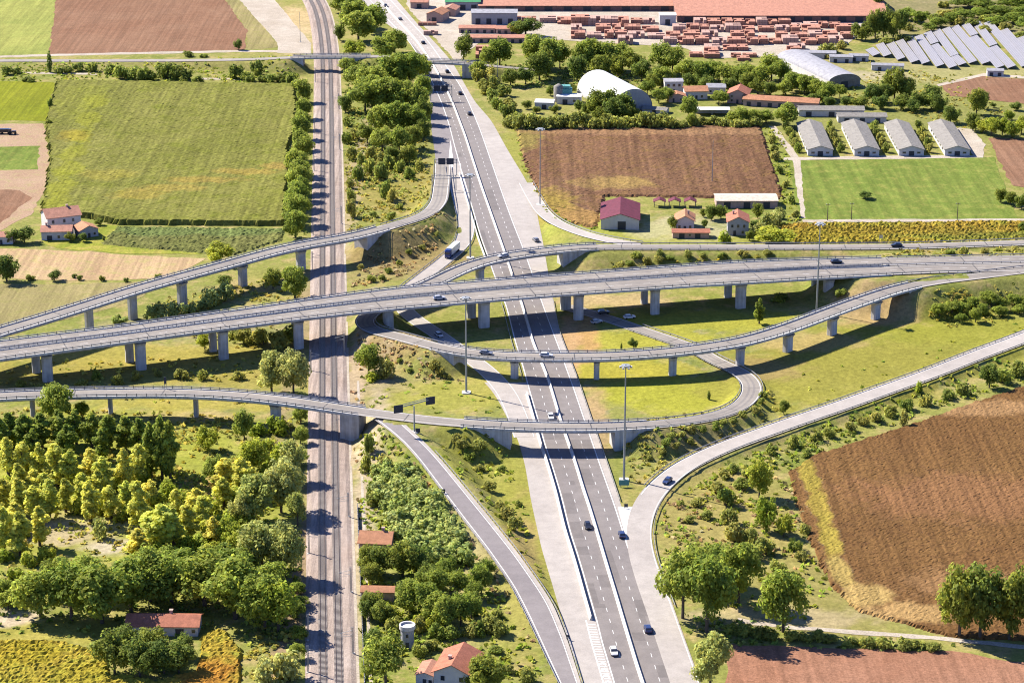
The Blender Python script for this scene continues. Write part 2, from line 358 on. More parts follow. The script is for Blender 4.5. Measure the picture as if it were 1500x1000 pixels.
TR = Path([(664, 240, .02), (665, 250, .05), (670, 272, .05), (677, 299, .05), (682, 322, .05), (681, 345, .05), (671, 364, .05), (647, 385, .05), (621, 405, .05), (598, 423, .05), (588, 436, .05), (590, 450, .05), (607, 467, .05), (640, 489, .05), (680, 518, .05), (713, 543, .05), (738, 570, .05), (754, 600, .05), (768, 640, .05)])
RR = Path([(1590, 353, 9.5), (1500, 355.5, 9.3), (1400, 359, 9), (1300, 361.5, 8.7), (1150, 362, 8.3), (1017, 362, 8), (937, 362, 8), (875, 362, 8), (830, 364.5, 8), (770, 371.5, 8), (717, 381, 7.8), (677, 394, 7.3), (637, 413, 6.6), (600, 429, 6), (565, 446, 5.7), (540, 461, 5.5), (533, 472, 5.5), (545, 483, 5.6), (580, 492, 6), (620, 503, 6.6), (660, 512.5, 7.2), (700, 518.5, 7.7), (750, 521.5, 8), (800, 522.5, 8.2), (870, 522, 8.3), (930, 519.5, 8.4), (1000, 513.5, 8.7), (1060, 505, 8.7), (1100, 497, 8.7), (1150, 482, 8.5), (1207, 461, 8.5), (1250, 445, 8.6), (1313, 424, 8.8), (1367, 412.5, 8.9), (1430, 404.5, 9), (1500, 396, 9), (1590, 386, 9)])
BR = Path([(770, 268, .1), (782, 290, .2), (796, 311, 1.2), (817, 327, 3), (857, 343, 5.6), (899, 353, 7.3), (935, 359, 7.9)])
LF = Path([(-70, 586, 8.5), (0, 580, 8.5), (80, 577, 8.5), (167, 575.5, 8.5), (240, 575, 8.8), (334, 578.5, 9.6), (417, 586.5, 10.3), (450, 591, 10.3), (517, 601, 9.8), (570, 608, 9.2), (637, 616, 8.7), (717, 622, 8.2), (780, 624.5, 8), (850, 625.5, 7.8), (913, 624, 7.5), (980, 619.5, 6.4), (1034, 612, 5), (1074, 600, 3.6), (1096, 583, 2.3), (1101, 564, 1.3), (1085, 546, .7), (1047, 528, .3), (1010, 508, .1), (932, 481, .05), (895, 468, .05), (855, 456, .05), (830, 450, .05)])
SR = Path([(1600, 455, 2), (1500, 495, 2), (1433, 520, 2), (1367, 546, 2), (1300, 570, 2), (1233, 594, 2), (1180, 612, 2), (1100, 640, 1.8), (1060, 655, 1.6), (1020, 673, 1.3), (990, 691, 1), (962, 716, .7), (944, 743, .35), (936, 775, .08), (939, 808, .08), (950, 845, .08), (966, 890, .08), (985, 945, .08), (1004, 1000, .08), (1018, 1045, .08)])
TO = Path([(-70, 91, .2), (0, 89, .2), (150, 89, .5), (280, 88.5, 2), (370, 87, 5), (425, 84.5, 7.3), (455, 83, 8), (500, 83, 8), (527, 83, 8), (560, 83, 8), (600, 88, 8), (628, 90, 8), (670, 91.5, 8), (705, 95, 7.2), (745, 99, 4.5), (790, 103, 1)])
vz = lambda x: float(np.interp(x, [-80, 0, 70, 200, 330, 440, 570, 700, 850, 965, 1085, 1215, 1350, 1500, 1600], [11.5, 11.5, 12, 12.5, 13, 12.7, 12.5, 12.3, 12, 12, 11.8, 10.5, 9.5, 9, 9]))
xs = [0, 167, 290, 417, 500, 583, 666, 750, 850, 937, 1017, 1100, 1200, 1367, 1500]
vF = [499.5, 479.5, 462.5, 444.5, 432.5, 422, 415, 408, 401, 394.5, 388.5, 383, 379.5, 376, 374]
vM = [512.5, 491, 474, 457, 446, 436.5, 429, 421.5, 414, 408, 402.5, 398, 393, 387.5, 385]
vN = [527, 504, 487, 470.5, 460.5, 452.5, 445, 438, 430.5, 424.5, 419, 414.5, 408, 400, 397]
def edge(v):
    ex = lambda x: float(np.interp(x, xs, v)) if 0 <= x <= 1500 else (v[0] - (v[1] - v[0]) / 167 * -x if x < 0 else v[-1] + (v[-1] - v[-2]) / 133 * (x - 1500))
    return Path([(x, ex(x) if x >= 0 else v[0] + (v[0] - v[1]) / 167 * -x, vz(x)) for x in range(-70, 1601, 60)])
eF, eM, eN = edge(vF), edge(vM), edge(vN)
def between(a, b, f0, f1):
    n = 260
    def rs(p): s = np.linspace(0, p.s[-1], n); return np.stack([np.interp(s, p.s, p.p[:, k]) for k in range(3)], 1)
    A, B = rs(a), rs(b)
    c = A + (B - A) * ((f0 + f1) / 2); return Path(pts=c), np.linalg.norm((B - A)[:, :2], axis=1) * (f1 - f0)
VF, wF = between(eF, eM, 0, .97); VN, wN = between(eM, eN, .03, 1)
RAIL = Path([(485.5, 1050, .0), (485, 1000, 0), (482.5, 800, 0), (481.5, 700, 0), (480.5, 563, 0), (480, 450, 0), (479.5, 300, 0), (479, 140, 0), (477, 75, 0), (470, 28, 0), (459, 0, 0), (440, -28, 0), (410, -60, 0)])
mway_c, mway_l, mway_r = strip_path(LL, RL, -50, 1040)
rd_c, rd_l, rd_r = strip_path(RDL, RDR, 612, 1040, rdz)

# ------------------------------------------------------------------ terrain
EMB = []
def emb(path, hw, slope=1.6): EMB.append((path.p, hw, slope))
emb(UL.sub((646, 265), (563, 333)), 5)
emb(RR.sub((1590, 353), (878, 362)), 5.2)
emb(RR.sub((560, 449), (640, 508)), 5.2)
emb(RR.sub((1338, 418), (1590, 386)), 5.2)
emb(BR, 5)
emb(Path(pts=VN.p[[i for i in range(len(VN.p)) if proj(VN.p[i])[0, 0] > 1275]]), 12)
emb(Path(pts=VF.p[[i for i in range(len(VF.p)) if proj(VF.p[i])[0, 0] > 1275]]), 12)
emb(Path(pts=rd_c.p), 5.8)
emb(LF.sub((538, 604), (682, 619)), 5.0)
emb(LF.sub((958, 621), (1047, 528)), 5.0)
emb(SR.sub((1590, 459), (944, 743)), 5)
emb(TO.sub((-70, 91), (420, 84.5)), 5)
emb(TO.sub((545, 83), (615, 89)), 5)
emb(TO.sub((690, 93.5), (790, 103)), 5)
CORR = [(mway_c.p, 17.0), (RAIL.p, 9.0), (TR.sub((682, 345), (754, 600)).p, 5.0), (np.array([P(RE(y) - 9, y) for y in range(420, 96, -6)]), 4.2), (np.array([P((PLL(y) + LL(y)) / 2, y) for y in range(1000, 556, -6)]), 6.6), (LF.sub((1010, 508), (830, 450)).p, 4.5)]
def seg_dist(x, y, pts):
    best = np.full(x.shape, 1e9); zz = np.zeros(x.shape)
    st = 2 if len(pts) > 60 else 1
    q = np.vstack((pts[::st], pts[-1:]))
    for a, b in zip(q[:-1], q[1:]):
        d = b - a; L = d[0] ** 2 + d[1] ** 2
        if L < 1e-6: continue
        t = np.clip(((x - a[0]) * d[0] + (y - a[1]) * d[1]) / L, 0, 1)
        dd = np.hypot(x - a[0] - t * d[0], y - a[1] - t * d[1])
        m = dd < best; best = np.where(m, dd, best); zz = np.where(m, a[2] + t * d[2], zz)
    return best, zz
def terrain(x, y):
    x = np.atleast_1d(np.asarray(x, float)); y = np.atleast_1d(np.asarray(y, float)); z = np.zeros(x.shape)
    for pts, hw, sl in EMB:
        lo = pts.min(0) - 30; hi = pts.max(0) + 30
        m = (x > lo[0]) & (x < hi[0]) & (y > lo[1]) & (y < hi[1])
        if not m.any(): continue
        d, zr = seg_dist(x[m], y[m], pts)
        e = zr - .25 - np.maximum(d - hw - .6, 0) / sl
        z[m] = np.maximum(z[m], e)
    for pts, hw in CORR:
        m = z > 0.01
        if m.any():
            d, _ = seg_dist(x[m], y[m], pts); z[m] = np.minimum(z[m], np.maximum(d - hw, 0) * .9)
    return np.maximum(z, 0)
def G(px, py):
    z = 0.0
    for _ in range(8):
        p = P(px, py, z); z = .5 * z + .5 * float(terrain(p[0], p[1])[0])
    p = P(px, py, z); p[2] = float(terrain(p[0], p[1])[0]); return p

PATCH = [  # picture x, row, radius across (m), radius in depth (m), colour, strength
    (120, 700, 60, 70, (0.300, 0.310, 0.040), .75), (330, 760, 30, 60, (0.270, 0.290, 0.050), .7), (640, 800, 26, 60, (0.220, 0.260, 0.050), .6), (560, 150, 16, 120, (0.170, 0.200, 0.040), .7),
    (1010, 575, 42, 22, (0.308, 0.304, 0.035), .95), (950, 500, 40, 16, (0.320, 0.304, 0.041), .9), (900, 540, 30, 14, (0.343, 0.304, 0.041), .9), (1060, 470, 40, 14, (0.285, 0.283, 0.041), .85), (1010, 470, 40, 12, (0.308, 0.293, 0.041), .8),
    (1200, 560, 50, 30, (0.257, 0.237, 0.043), .85), (1330, 510, 60, 30, (0.233, 0.232, 0.035), .9), (1430, 480, 50, 22, (0.248, 0.245, 0.035), .85), (1250, 530, 60, 26, (0.248, 0.227, 0.043), .85),
    (640, 580, 30, 16, (0.297, 0.283, 0.055), .8), (720, 560, 14, 20, (0.343, 0.304, 0.068), .6), (580, 520, 24, 16, (0.300, 0.210, 0.100), .8), (540, 560, 16, 20, (0.360, 0.270, 0.160), .5),
    (720, 700, 20, 50, (0.268, 0.262, 0.049), .8), (770, 800, 12, 60, (0.275, 0.262, 0.049), .8), (765, 850, 6, 60, (0.380, 0.250, 0.120), .5), (690, 850, 10, 60, (0.400, 0.310, 0.170), .6), (740, 900, 18, 30, (0.275, 0.273, 0.055), .6),
    (600, 380, 34, 26, (0.270, 0.190, 0.085), .75), (560, 400, 20, 12, (0.280, 0.230, 0.090), .6), (570, 270, 36, 50, (0.270, 0.225, 0.060), .7), (600, 200, 20, 40, (0.229, 0.220, 0.068), .6),
    (860, 490, 5, 30, (0.450, 0.260, 0.110), .8), (835, 500, 4, 40, (0.450, 0.280, 0.140), .9), (870, 620, 6, 40, (0.400, 0.270, 0.140), .8), (905, 440, 26, 10, (0.420, 0.310, 0.160), .8), (1180, 500, 26, 12, (0.400, 0.290, 0.130), .6),
    (1280, 460, 22, 16, (0.420, 0.280, 0.150), .7), (1110, 540, 20, 14, (0.320, 0.220, 0.100), .6), (1000, 650, 40, 10, (0.270, 0.210, 0.100), .6), (1060, 740, 34, 40, (0.300, 0.240, 0.080), .6), (1080, 800, 30, 40, (0.310, 0.255, 0.085), .6),
    (1230, 880, 22, 30, (0.244, 0.209, 0.066), .7), (1130, 905, 30, 8, (0.420, 0.330, 0.200), .6),
    (80, 780, 14, 10, (0.500, 0.400, 0.280), .9), (160, 800, 8, 7, (0.520, 0.440, 0.320), .8), (110, 770, 24, 16, (0.350, 0.290, 0.140), .7), (300, 715, 14, 10, (0.400, 0.250, 0.100), .7), (290, 610, 24, 6, (0.400, 0.300, 0.140), .6),
    (250, 545, 90, 14, (0.270, 0.230, 0.050), .75), (100, 550, 60, 10, (0.300, 0.250, 0.060), .6), (400, 550, 30, 20, (0.300, 0.250, 0.060), .6), (200, 520, 80, 12, (0.340, 0.280, 0.060), .7), (330, 590, 50, 8, (0.350, 0.290, 0.060), .7),
    (60, 925, 30, 10, (0.320, 0.283, 0.055), .8), (20, 905, 10, 6, (0.500, 0.400, 0.300), .8), (350, 425, 16, 10, (0.360, 0.250, 0.120), .5), (270, 480, 40, 14, (0.281, 0.242, 0.136), .6),
    (780, 150, 30, 30, (0.275, 0.262, 0.083), .7), (755, 230, 8, 60, (0.268, 0.262, 0.055), .9), (800, 320, 20, 20, (0.340, 0.270, 0.060), .7), (830, 350, 14, 14, (0.297, 0.283, 0.063), .7), (900, 340, 40, 18, (0.275, 0.293, 0.055), .9), (980, 350, 50, 10, (0.285, 0.283, 0.055), .8),
    (1000, 335, 26, 20, (0.420, 0.380, 0.240), .6), (1140, 250, 10, 90, (0.218, 0.237, 0.048), .8), (1320, 170, 90, 60, (0.207, 0.213, 0.060), .8), (1270, 90, 60, 30, (0.300, 0.260, 0.120), .6), (1380, 110, 70, 26, (0.317, 0.291, 0.122), .8), (1230, 110, 40, 12, (0.420, 0.360, 0.240), .6),
    (1420, 20, 160, 70, (0.218, 0.184, 0.102), .7), (430, 30, 22, 40, (0.500, 0.370, 0.190), .85), (440, 60, 10, 50, (0.480, 0.370, 0.200), .7), (240, 100, 140, 14, (0.229, 0.199, 0.068), .6), (400, 95, 20, 20, (0.275, 0.262, 0.068), .7),
    (513, 600, 5, 120, (0.420, 0.320, 0.210), .85), (520, 820, 5, 200, (0.450, 0.360, 0.240), .85), (510, 300, 5, 200, (0.380, 0.300, 0.170), .8), (448, 800, 4, 200, (0.300, 0.200, 0.130), .8), (452, 450, 4, 200, (0.300, 0.220, 0.130), .7)]
def vnoise(x, y, sc, seed=0):
    a = np.sin(x * sc * 1.1 + seed) * np.cos(y * sc * .9 + 1.3 * seed) + .6 * np.sin(x * sc * 2.3 + y * sc * 1.7 + seed * 2.1) + .4 * np.cos(x * sc * 4.7 - y * sc * 3.9 + seed) + .3 * np.sin(y * sc * 8.1 + x * sc * 6.3)
    return a / 2.3
def tint_of(x, y, patches):
    col = np.zeros((len(x), 4)); col[:, :3] = .2
    wob = .35 * vnoise(x, y, .16, 1.0) + .25 * vnoise(x, y, .5, 2.0)
    for px, py, rx, ry, c, st in patches:
        q = P(px, py)
        d = np.sqrt(((x - q[0]) / rx) ** 2 + ((y - q[1]) / ry) ** 2) + wob
        w = np.clip((1.15 - d) / .45, 0, 1) * st
        a = col[:, 3]; na = w + a * (1 - w)
        col[:, :3] = np.where((na > 1e-4)[:, None], (np.array(c)[None] * w[:, None] + col[:, :3] * (a * (1 - w))[:, None]) / np.maximum(na, 1e-4)[:, None], col[:, :3])
        col[:, 3] = na
    return col
gx = np.concatenate((np.linspace(-9000, -460, 14), np.arange(-440, 441, 2.2), np.linspace(460, 9000, 14)))
gy = np.concatenate((np.linspace(-3000, 560, 12), np.arange(600, 1820, 2.2), np.linspace(1840, 14000, 16)))
X, Y = np.meshgrid(gx, gy); xf, yf = X.ravel(), Y.ravel()
zf = terrain(xf, yf)
Vt = np.stack((xf, yf, zf), 1); nx, ny = len(gx), len(gy)
ii = np.arange(nx * ny).reshape(ny, nx)
Ft = np.stack((ii[:-1, :-1], ii[:-1, 1:], ii[1:, 1:], ii[1:, :-1]), -1).reshape(-1, 4)
gme = bpy.data.meshes.new('ground')
gme.vertices.add(len(Vt)); gme.vertices.foreach_set('co', Vt.astype(np.float32).ravel())
gme.loops.add(Ft.size); gme.loops.foreach_set('vertex_index', Ft.astype(np.int32).ravel())
gme.polygons.add(len(Ft)); gme.polygons.foreach_set('loop_start', np.arange(0, Ft.size, 4, dtype=np.int32))
gme.polygons.foreach_set('use_smooth', np.ones(len(Ft), dtype=bool))
gme.update(calc_edges=True)
ca = gme.color_attributes.new('tint', 'FLOAT_COLOR', 'POINT'); ca.data.foreach_set('color', tint_of(xf, yf, PATCH).astype(np.float32).ravel())
gme.materials.append(M['ground'])
ground = bpy.data.objects.new('ground', gme); COL.objects.link(ground); ground['kind'] = 'structure'

# ------------------------------------------------------------------ fields
LAY = [0.02]
def flat_field(name, poly, mat, jit=.8):
    LAY[0] += .004; z = LAY[0]
    W = [P(x, y) for x, y in poly]; out = []
    for a, b in zip(W, W[1:] + W[:1]):
        n = max(1, int(np.linalg.norm(b - a) / 5)); d = (b - a) / n; nn = np.array((-d[1], d[0], 0)); nn /= np.linalg.norm(nn) + 1e-9
        for k in range(n): out.append(a + d * k + nn * random.uniform(-jit, jit))
    V = [(p[0], p[1], z) for p in out]
    return mesh_obj(name, V, [tuple(range(len(V)))], mat, kind='structure')
def in_poly(x, y, W):
    c = np.zeros(x.shape, bool)
    for (x1, y1), (x2, y2) in zip(W, W[1:] + W[:1]):
        m = ((y1 > y) != (y2 > y)) & (x < (x2 - x1) * (y - y1) / (y2 - y1 + 1e-12) + x1); c ^= m
    return c
def crop_block(name, poly, height, cell, rough, mat, tints=(), rowrot=None, row=2.2, rowdeep=.3, kind='stuff', label=None):
    W = [tuple(P(x, y)[:2]) for x, y in poly]; A = np.array(W)
    gx = np.arange(A[:, 0].min() - cell, A[:, 0].max() + cell, cell); gy = np.arange(A[:, 1].min() - cell, A[:, 1].max() + cell, cell)
    X, Y = np.meshgrid(gx, gy); X = X + rng.uniform(-.3, .3, X.shape) * cell; Y = Y + rng.uniform(-.3, .3, Y.shape) * cell
    ins = in_poly(X + .8 * vnoise(X, Y, .4), Y + .8 * vnoise(Y, X, .4), W)
    q = ins[:-1, :-1] | ins[1:, :-1] | ins[:-1, 1:] | ins[1:, 1:]
    h = height * (1 + .10 * vnoise(X, Y, .11, 3)) + rng.uniform(-1, 1, X.shape) * rough
    if rowrot is not None:
        u = X * math.cos(rowrot) + Y * math.sin(rowrot); h = h - rowdeep * (np.sin(u * 2 * math.pi / row) < -.1)
    Z = np.where(ins, np.maximum(h, .08), .0)
    ids = np.arange(X.size).reshape(X.shape)
    Fc = np.stack((ids[:-1, :-1], ids[:-1, 1:], ids[1:, 1:], ids[1:, :-1]), -1)[q]
    used = np.unique(Fc); remap = np.full(X.size, -1); remap[used] = np.arange(len(used))
    V = np.stack((X.ravel(), Y.ravel(), Z.ravel()), 1)[used]
    return mesh_obj(name, V, remap[Fc], mat, cols=tint_of(V[:, 0], V[:, 1], tints) if True else None, cname='tint', kind=kind)
flat_field('field', [(-60, -40), (86, -40), (82, 0), (72, 80), (-60, 85)], 'grass_light')
flat_field('field', [(86, -40), (320, -40), (330, 0), (363, 45), (358, 73), (72, 80), (82, 0)], 'soil_pink')
flat_field('field', [(330, 0), (320, -30), (346, -20), (351, 0), (406, 63), (407, 70), (359, 73), (363, 46)], 'stubble')
flat_field('yard', [(330, -45), (385, -45), (402, 0), (456, 64), (455, 79), (407, 78), (406, 63), (351, 0)], 'gravel', .4)
flat_field('path', [(-60, 84), (72, 79.5), (355, 73.5), (410, 74), (410, 77), (355, 76.5), (72, 82.5), (-60, 87)], 'gravel', .5)
flat_field('path', [(30, 105.5), (140, 107.5), (142, 110), (30, 108)], 'gravel', .5)
flat_field('path', [(295, 114), (345, 115), (345, 117.5), (295, 117)], 'gravel', .5)
flat_field('field', [(-60, 118), (81, 121), (68, 178), (-60, 175)], 'grass_lime')
flat_field('yard', [(-60, 183), (64, 181), (74, 240), (68, 275), (45, 315), (0, 338), (-60, 345)], 'earth')
flat_field('field', [(-60, 216), (58, 214), (56, 248), (-60, 250)], 'meadow_green')
flat_field('field', [(-60, 276), (30, 279), (46, 290), (0, 328), (-60, 340)], 'soil_pink')
flat_field('field', [(-60, 363), (80, 366), (200, 374), (300, 379), (250, 408), (120, 412), (-60, 404)], 'sand_field')
flat_field('field', [(-60, 416), (120, 416), (235, 412), (200, 440), (100, 468), (-60, 496)], 'stubble')
flat_field('field', [(60, 352), (150, 328), (178, 332), (300, 372), (200, 372), (80, 364)], 'meadow', 1)
crop_block('maize_field', [(85, 122), (430, 128), (434, 157), (432, 194), (421, 217), (421, 254), (416, 331), (172, 329), (110, 316), (62, 312), (68, 277), (75, 234), (68, 187), (77, 147)], 2.3, 1.15, .16, 'corn',
           [(80 + 10 * k, 305 - k * 25, 7, 16, (.255, .26, .02), .5) for k in range(7)] + [(205, 292, 14, 9, (.38, .27, .05), .38), (250, 282, 16, 7, (.40, .27, .06), .38), (300, 270, 18, 6, (.40, .25, .06), .38), (360, 258, 16, 6, (.40, .25, .06), .38), (405, 250, 9, 7, (.42, .24, .07), .38), (160, 262, 16, 10, (.33, .27, .05), .4), (110, 205, 9, 12, (.36, .26, .03), .4), (120, 150, 14, 40, (.24, .25, .03), .3)])
crop_block('vegetable_field', [(172, 334), (416, 336), (412, 352), (340, 374), (240, 366), (150, 358)], .8, 1.0, .22, 'veg', [(300, 340, 60, 8, (.16, .21, .06), .8)], math.pi / 2, 2.6, .35)
crop_block('dry_crop_field', [(757, 190), (1112, 184), (1146, 291), (1050, 290), (945, 288), (884, 288), (872, 334), (812, 322), (790, 285), (768, 232)], .9, 1.2, .16, 'drycrop_far', [(800, 300, 14, 26, (.33, .24, .05), .8), (840, 320, 22, 16, (.36, .22, .07), .7), (770, 200, 8, 30, (.30, .26, .06), .6), (980, 195, 90, 8, (.34, .2, .1), .5), (900, 270, 20, 12, (.38, .27, .08), .5)])
crop_block('dry_sunflower_field', [(1158, 692), (1192, 668), (1332, 624), (1400, 600), (1500, 567), (1590, 540), (1640, 900), (1560, 945), (1500, 938), (1392, 932), (1352, 920), (1260, 896), (1218, 856), (1188, 792), (1164, 724)], .7, .75, .15, 'drycrop',
           [(1185, 700, 3.4, 16, (.36, .29, .05), .85), (1200, 740, 3.4, 18, (.36, .28, .05), .85), (1215, 790, 3.4, 18, (.36, .29, .05), .8), (1232, 840, 3.4, 14, (.40, .30, .09), .8), (1265, 875, 8, 8, (.44, .31, .11), .8), (1330, 900, 14, 7, (.46, .30, .12), .7), (1420, 860, 20, 12, (.38, .22, .10), .4), (1420, 730, 40, 20, (.26, .13, .06), .6), (1450, 600, 30, 8, (.40, .24, .11), .6)])
flat_field('field', [(1052, 1060), (1068, 944), (1160, 946), (1392, 954), (1600, 985), (1600, 1060)], 'soil_rose')
flat_field('path', [(1080, 905), (1165, 917), (1222, 920), (1392, 933), (1600, 955), (1600, 962), (1392, 939), (1222, 926), (1165, 922), (1080, 911)], 'gravel', .5)
flat_field('field', [(1152, 236), (1456, 230), (1490, 322), (1172, 322)], 'meadow_green', .6)
flat_field('path', [(1126, 185), (1136, 185), (1172, 232), (1180, 320), (1174, 320), (1160, 232)], 'gravel', .4)
flat_field('path', [(1148, 231), (1330, 228), (1440, 228), (1440, 231), (1330, 233), (1148, 235)], 'gravel', .4)
flat_field('path', [(1175, 322), (1600, 320), (1600, 324), (1175, 326)], 'gravel', .4)
flat_field('yard', [(1394, 186), (1425, 190), (1443, 212), (1440, 229), (1426, 229)], 'gravel', .6)
flat_field('field', [(1447, 202), (1600, 206), (1600, 290), (1482, 272)], 'soil_pink')
flat_field('field', [(1376, 122), (1440, 112), (1600, 124), (1600, 165), (1480, 150), (1392, 141)], 'soil_pink')
flat_field('path', [(1372, 124), (1440, 108), (1600, 118), (1600, 121), (1440, 112), (1374, 127)], 'gravel', .4)
flat_field('yard', [(592, -40), (1285, -60), (1275, 40), (1240, 66), (1150, 82), (1040, 86), (1000, 70), (800, 58), (700, 64), (668, 92), (640, 60), (596, 10)], 'gravel', .6)
crop_block('vineyard', [(1142, 330), (1600, 325), (1600, 356), (1166, 358)], 1.4, .9, .3, 'vines', [(1220, 344, 26, 10, (.33, .25, .03), .7), (1440, 348, 40, 8, (.20, .22, .04), .7), (1340, 340, 40, 8, (.38, .27, .04), .6)], math.pi / 2, 2.6, .7)
crop_block('vineyard', [(-60, 940), (90, 942), (150, 955), (160, 990), (230, 1000), (290, 985), (300, 930), (330, 925), (352, 960), (350, 1060), (-60, 1060)], 1.3, .7, .3, 'vines', [(30, 960, 14, 8, (.36, .28, .02), .6), (300, 990, 10, 12, (.42, .16, .03), .7), (130, 990, 12, 8, (.34, .30, .03), .6)], math.pi / 2, 2.4, .35)

# ------------------------------------------------------------------ at-grade roads
def road(name, V, Fc, mat): return mesh_obj(name, V, Fc, mat, kind='structure')
ys_all = (-50, 1040)
cR, lR, rR = strip_path(RL, RE, -50, 800); road('road_shoulder', *strip_mesh(lR, rR, .058), 'road_pale')
TLc = Curve([(100, 610), (117, 624), (130, 629), (150, 630), (194, 632), (215, 636), (235, 638), (250, 640)])
c_, l_, r_ = strip_path(TLc, LL, 100, 262); road('slip_lane', *strip_mesh(l_, r_, .062, 3), 'asphalt_ramp')
c_, l_, r_ = strip_path(PLL, LL, 560, 1040); road('disused_lane', *strip_mesh(l_, r_, .066, 3), 'road_pale')
road('motorway', *strip_mesh(mway_l, mway_r, .078, 5), 'asphalt')
c_, l_, r_ = strip_path(Curve([(0, 529), (26, 553), (51, 589), (75, 614), (91, 626), (120, 640)]), RL, -50, 108); road('motorway', *strip_mesh(l_, r_, .084, 3), 'road_pale')
wear = MB()
for f in (.2, .36, .66, .82):
    for aa, bb in ((mway_l, (mway_l + mway_r) / 2), ((mway_l + mway_r) / 2, mway_r)):
        wear.add(*ribbon(Path(pts=aa + (bb - aa) * f), --.5, .5, .0815))
wear.obj('wheel_wear', 'asphalt_wear', kind='structure')
wear = MB()
for pth, ww in ((VF, wF), (VN, wN)):
    for f in (-.30, -.14, .13, .29): wear.add(*ribbon(pth, ww * f - .4, ww * f + .4, .064))
for pth in (UL, RR, LF):
    for o_ in (-1.0, .9): wear.add(*ribbon(pth, o_ - .42, o_ + .42, .064))
wear.obj('wheel_wear', 'viaduct_wear', kind='structure')
jt = MB()
for pth, hw_ in ((VF, 5.2), (VN, 5.2), (UL, 3.6), (RR, 3.6), (LF, 3.6)):
    for s_ in np.arange(9, pth.s[-1], 31.0):
        k_ = int(np.searchsorted(pth.s, s_)); x = pth.p[k_]; n_ = pth.n[k_]; t_ = pth.t[k_]
        q = [(x[0] + n_[0] * o + t_[0] * e, x[1] + n_[1] * o + t_[1] * e, x[2] + .067) for o, e in ((-hw_, -.22), (hw_, -.22), (hw_, .22), (-hw_, .22))]
        jt.add(q, [(0, 1, 2, 3)])
jt.obj('expansion_joints', 'joint', kind='structure')
pt = MB(); r_ = random.Random(11)
for k_ in range(26):
    aa = r_.choice((0, 1)); i_ = r_.randrange(8, len(mway_l) - 45); n_ = r_.randrange(2, 8); f0 = r_.choice((.10, .52)); f1 = f0 + r_.choice((.38, .2))
    L_, R_ = (mway_l, (mway_l + mway_r) / 2) if aa else ((mway_l + mway_r) / 2, mway_r)
    sl = slice(i_, i_ + n_); V_, F_ = strip_mesh(L_[sl] + (R_[sl] - L_[sl]) * f0, L_[sl] + (R_[sl] - L_[sl]) * min(f1, .9), .0784 + k_ * .0001); pt.add(V_, F_)
pt.obj('road_patches', 'asphalt_wear', kind='structure')
road('slip_road', *ribbon(TR, -3.7, 3.7, .06), 'road_pale')
road('slip_road', *ribbon(UL, -3.9, 3.9, .06), 'road_viaduct')
road('slip_road', *ribbon(RR, -3.9, 3.9, .06), 'road_viaduct')
road('slip_road', *ribbon(BR, -3.4, 3.4, .05), 'road_pale')
road('slip_road', *ribbon(LF, -3.8, 3.8, .06), 'road_viaduct')
wsr = np.interp(SR.s, [0, 60, SR.s[-1] * .72, SR.s[-1] * .8, SR.s[-1]], [7.5, 5.2, 3.9, 4.2, 4.2])
road('slip_road', *ribbon(SR, -wsr, np.minimum(wsr, 4.4), .07), 'road_pale')
rr_in = rd_l + (rd_r - rd_l) * .07; rr_out = rd_l + (rd_r - rd_l) * .86
road('slip_road', *strip_mesh(rd_l + (rd_r - rd_l) * .0, rd_r, .04, 3), 'road_pale')
road('slip_road', *strip_mesh(rr_in, rr_out, .05, 3), 'asphalt_ramp')
road('country_road', *ribbon(TO, -3.2, 3.2, .05), 'road_viaduct')
road('carriageway', *ribbon(VF, -wF / 2, wF / 2, .06, 4), 'road_viaduct')
road('carriageway', *ribbon(VN, -wN / 2, wN / 2, .06, 4), 'road_viaduct')

# markings
mk = MB()
def edge_line(c, frac_l, w, l, r, dz):
    q = l + (r - l) * frac_l; p = Path(pts=q); V, Fc = ribbon(p, -w / 2, w / 2, dz); mk.add(V, Fc)
edge_line(None, .02, .38, mway_l, mway_r, .09); edge_line(None, .98, .38, mway_l, mway_r, .09)
mc = np.array([P(ML(y), y) for y in np.arange(1040, -51, -6)])
def lane(f, side):
    a = mway_l if side < 0 else mc; b = mc if side < 0 else mway_r
    return Path(pts=a + (b - a) * f)
for f, sd in ((.51, -1), (.53, 1)): dashes(lane(f, sd), 0, 2.5, 7.5, .18, .092, mk)
for pth, w in ((TR, 3.4), (BR, 3.1)):
    for sgn in (-1, 1): mk.add(*ribbon(pth, sgn * w - .12, sgn * w + .12, .085))
for pth, w in ((UL, 3.3), (RR, 3.3), (LF, 3.2)):
    for sgn in (-1, 1): mk.add(*ribbon(pth, sgn * w - .12, sgn * w + .12, .085))
for pth, w in ((VF, wF), (VN, wN)):
    for sgn in (-1, 1): mk.add(*ribbon(pth, sgn * (w / 2 - .9) - .13, sgn * (w / 2 - .9) + .13, .085))
    dashes(pth, .3, 3, 7.5, .2, .085, mk)
for f in (.115, .82): 
    p = Path(pts=rd_l + (rd_r - rd_l) * f); mk.add(*ribbon(p, -.14, .14, .062))
mk.add(*ribbon(SR, 3.5, 3.75, .09))
i0 = SR.near(950, 735); p = Path(pts=SR.p[:i0]); mk.add(*ribbon(p, -3.6, -3.35, .09))
dashes(Path(pts=np.array([P(RL(y) , y) for y in np.arange(1040, 805, -6)])), 0, 3, 7.5, .3, .095, mk)
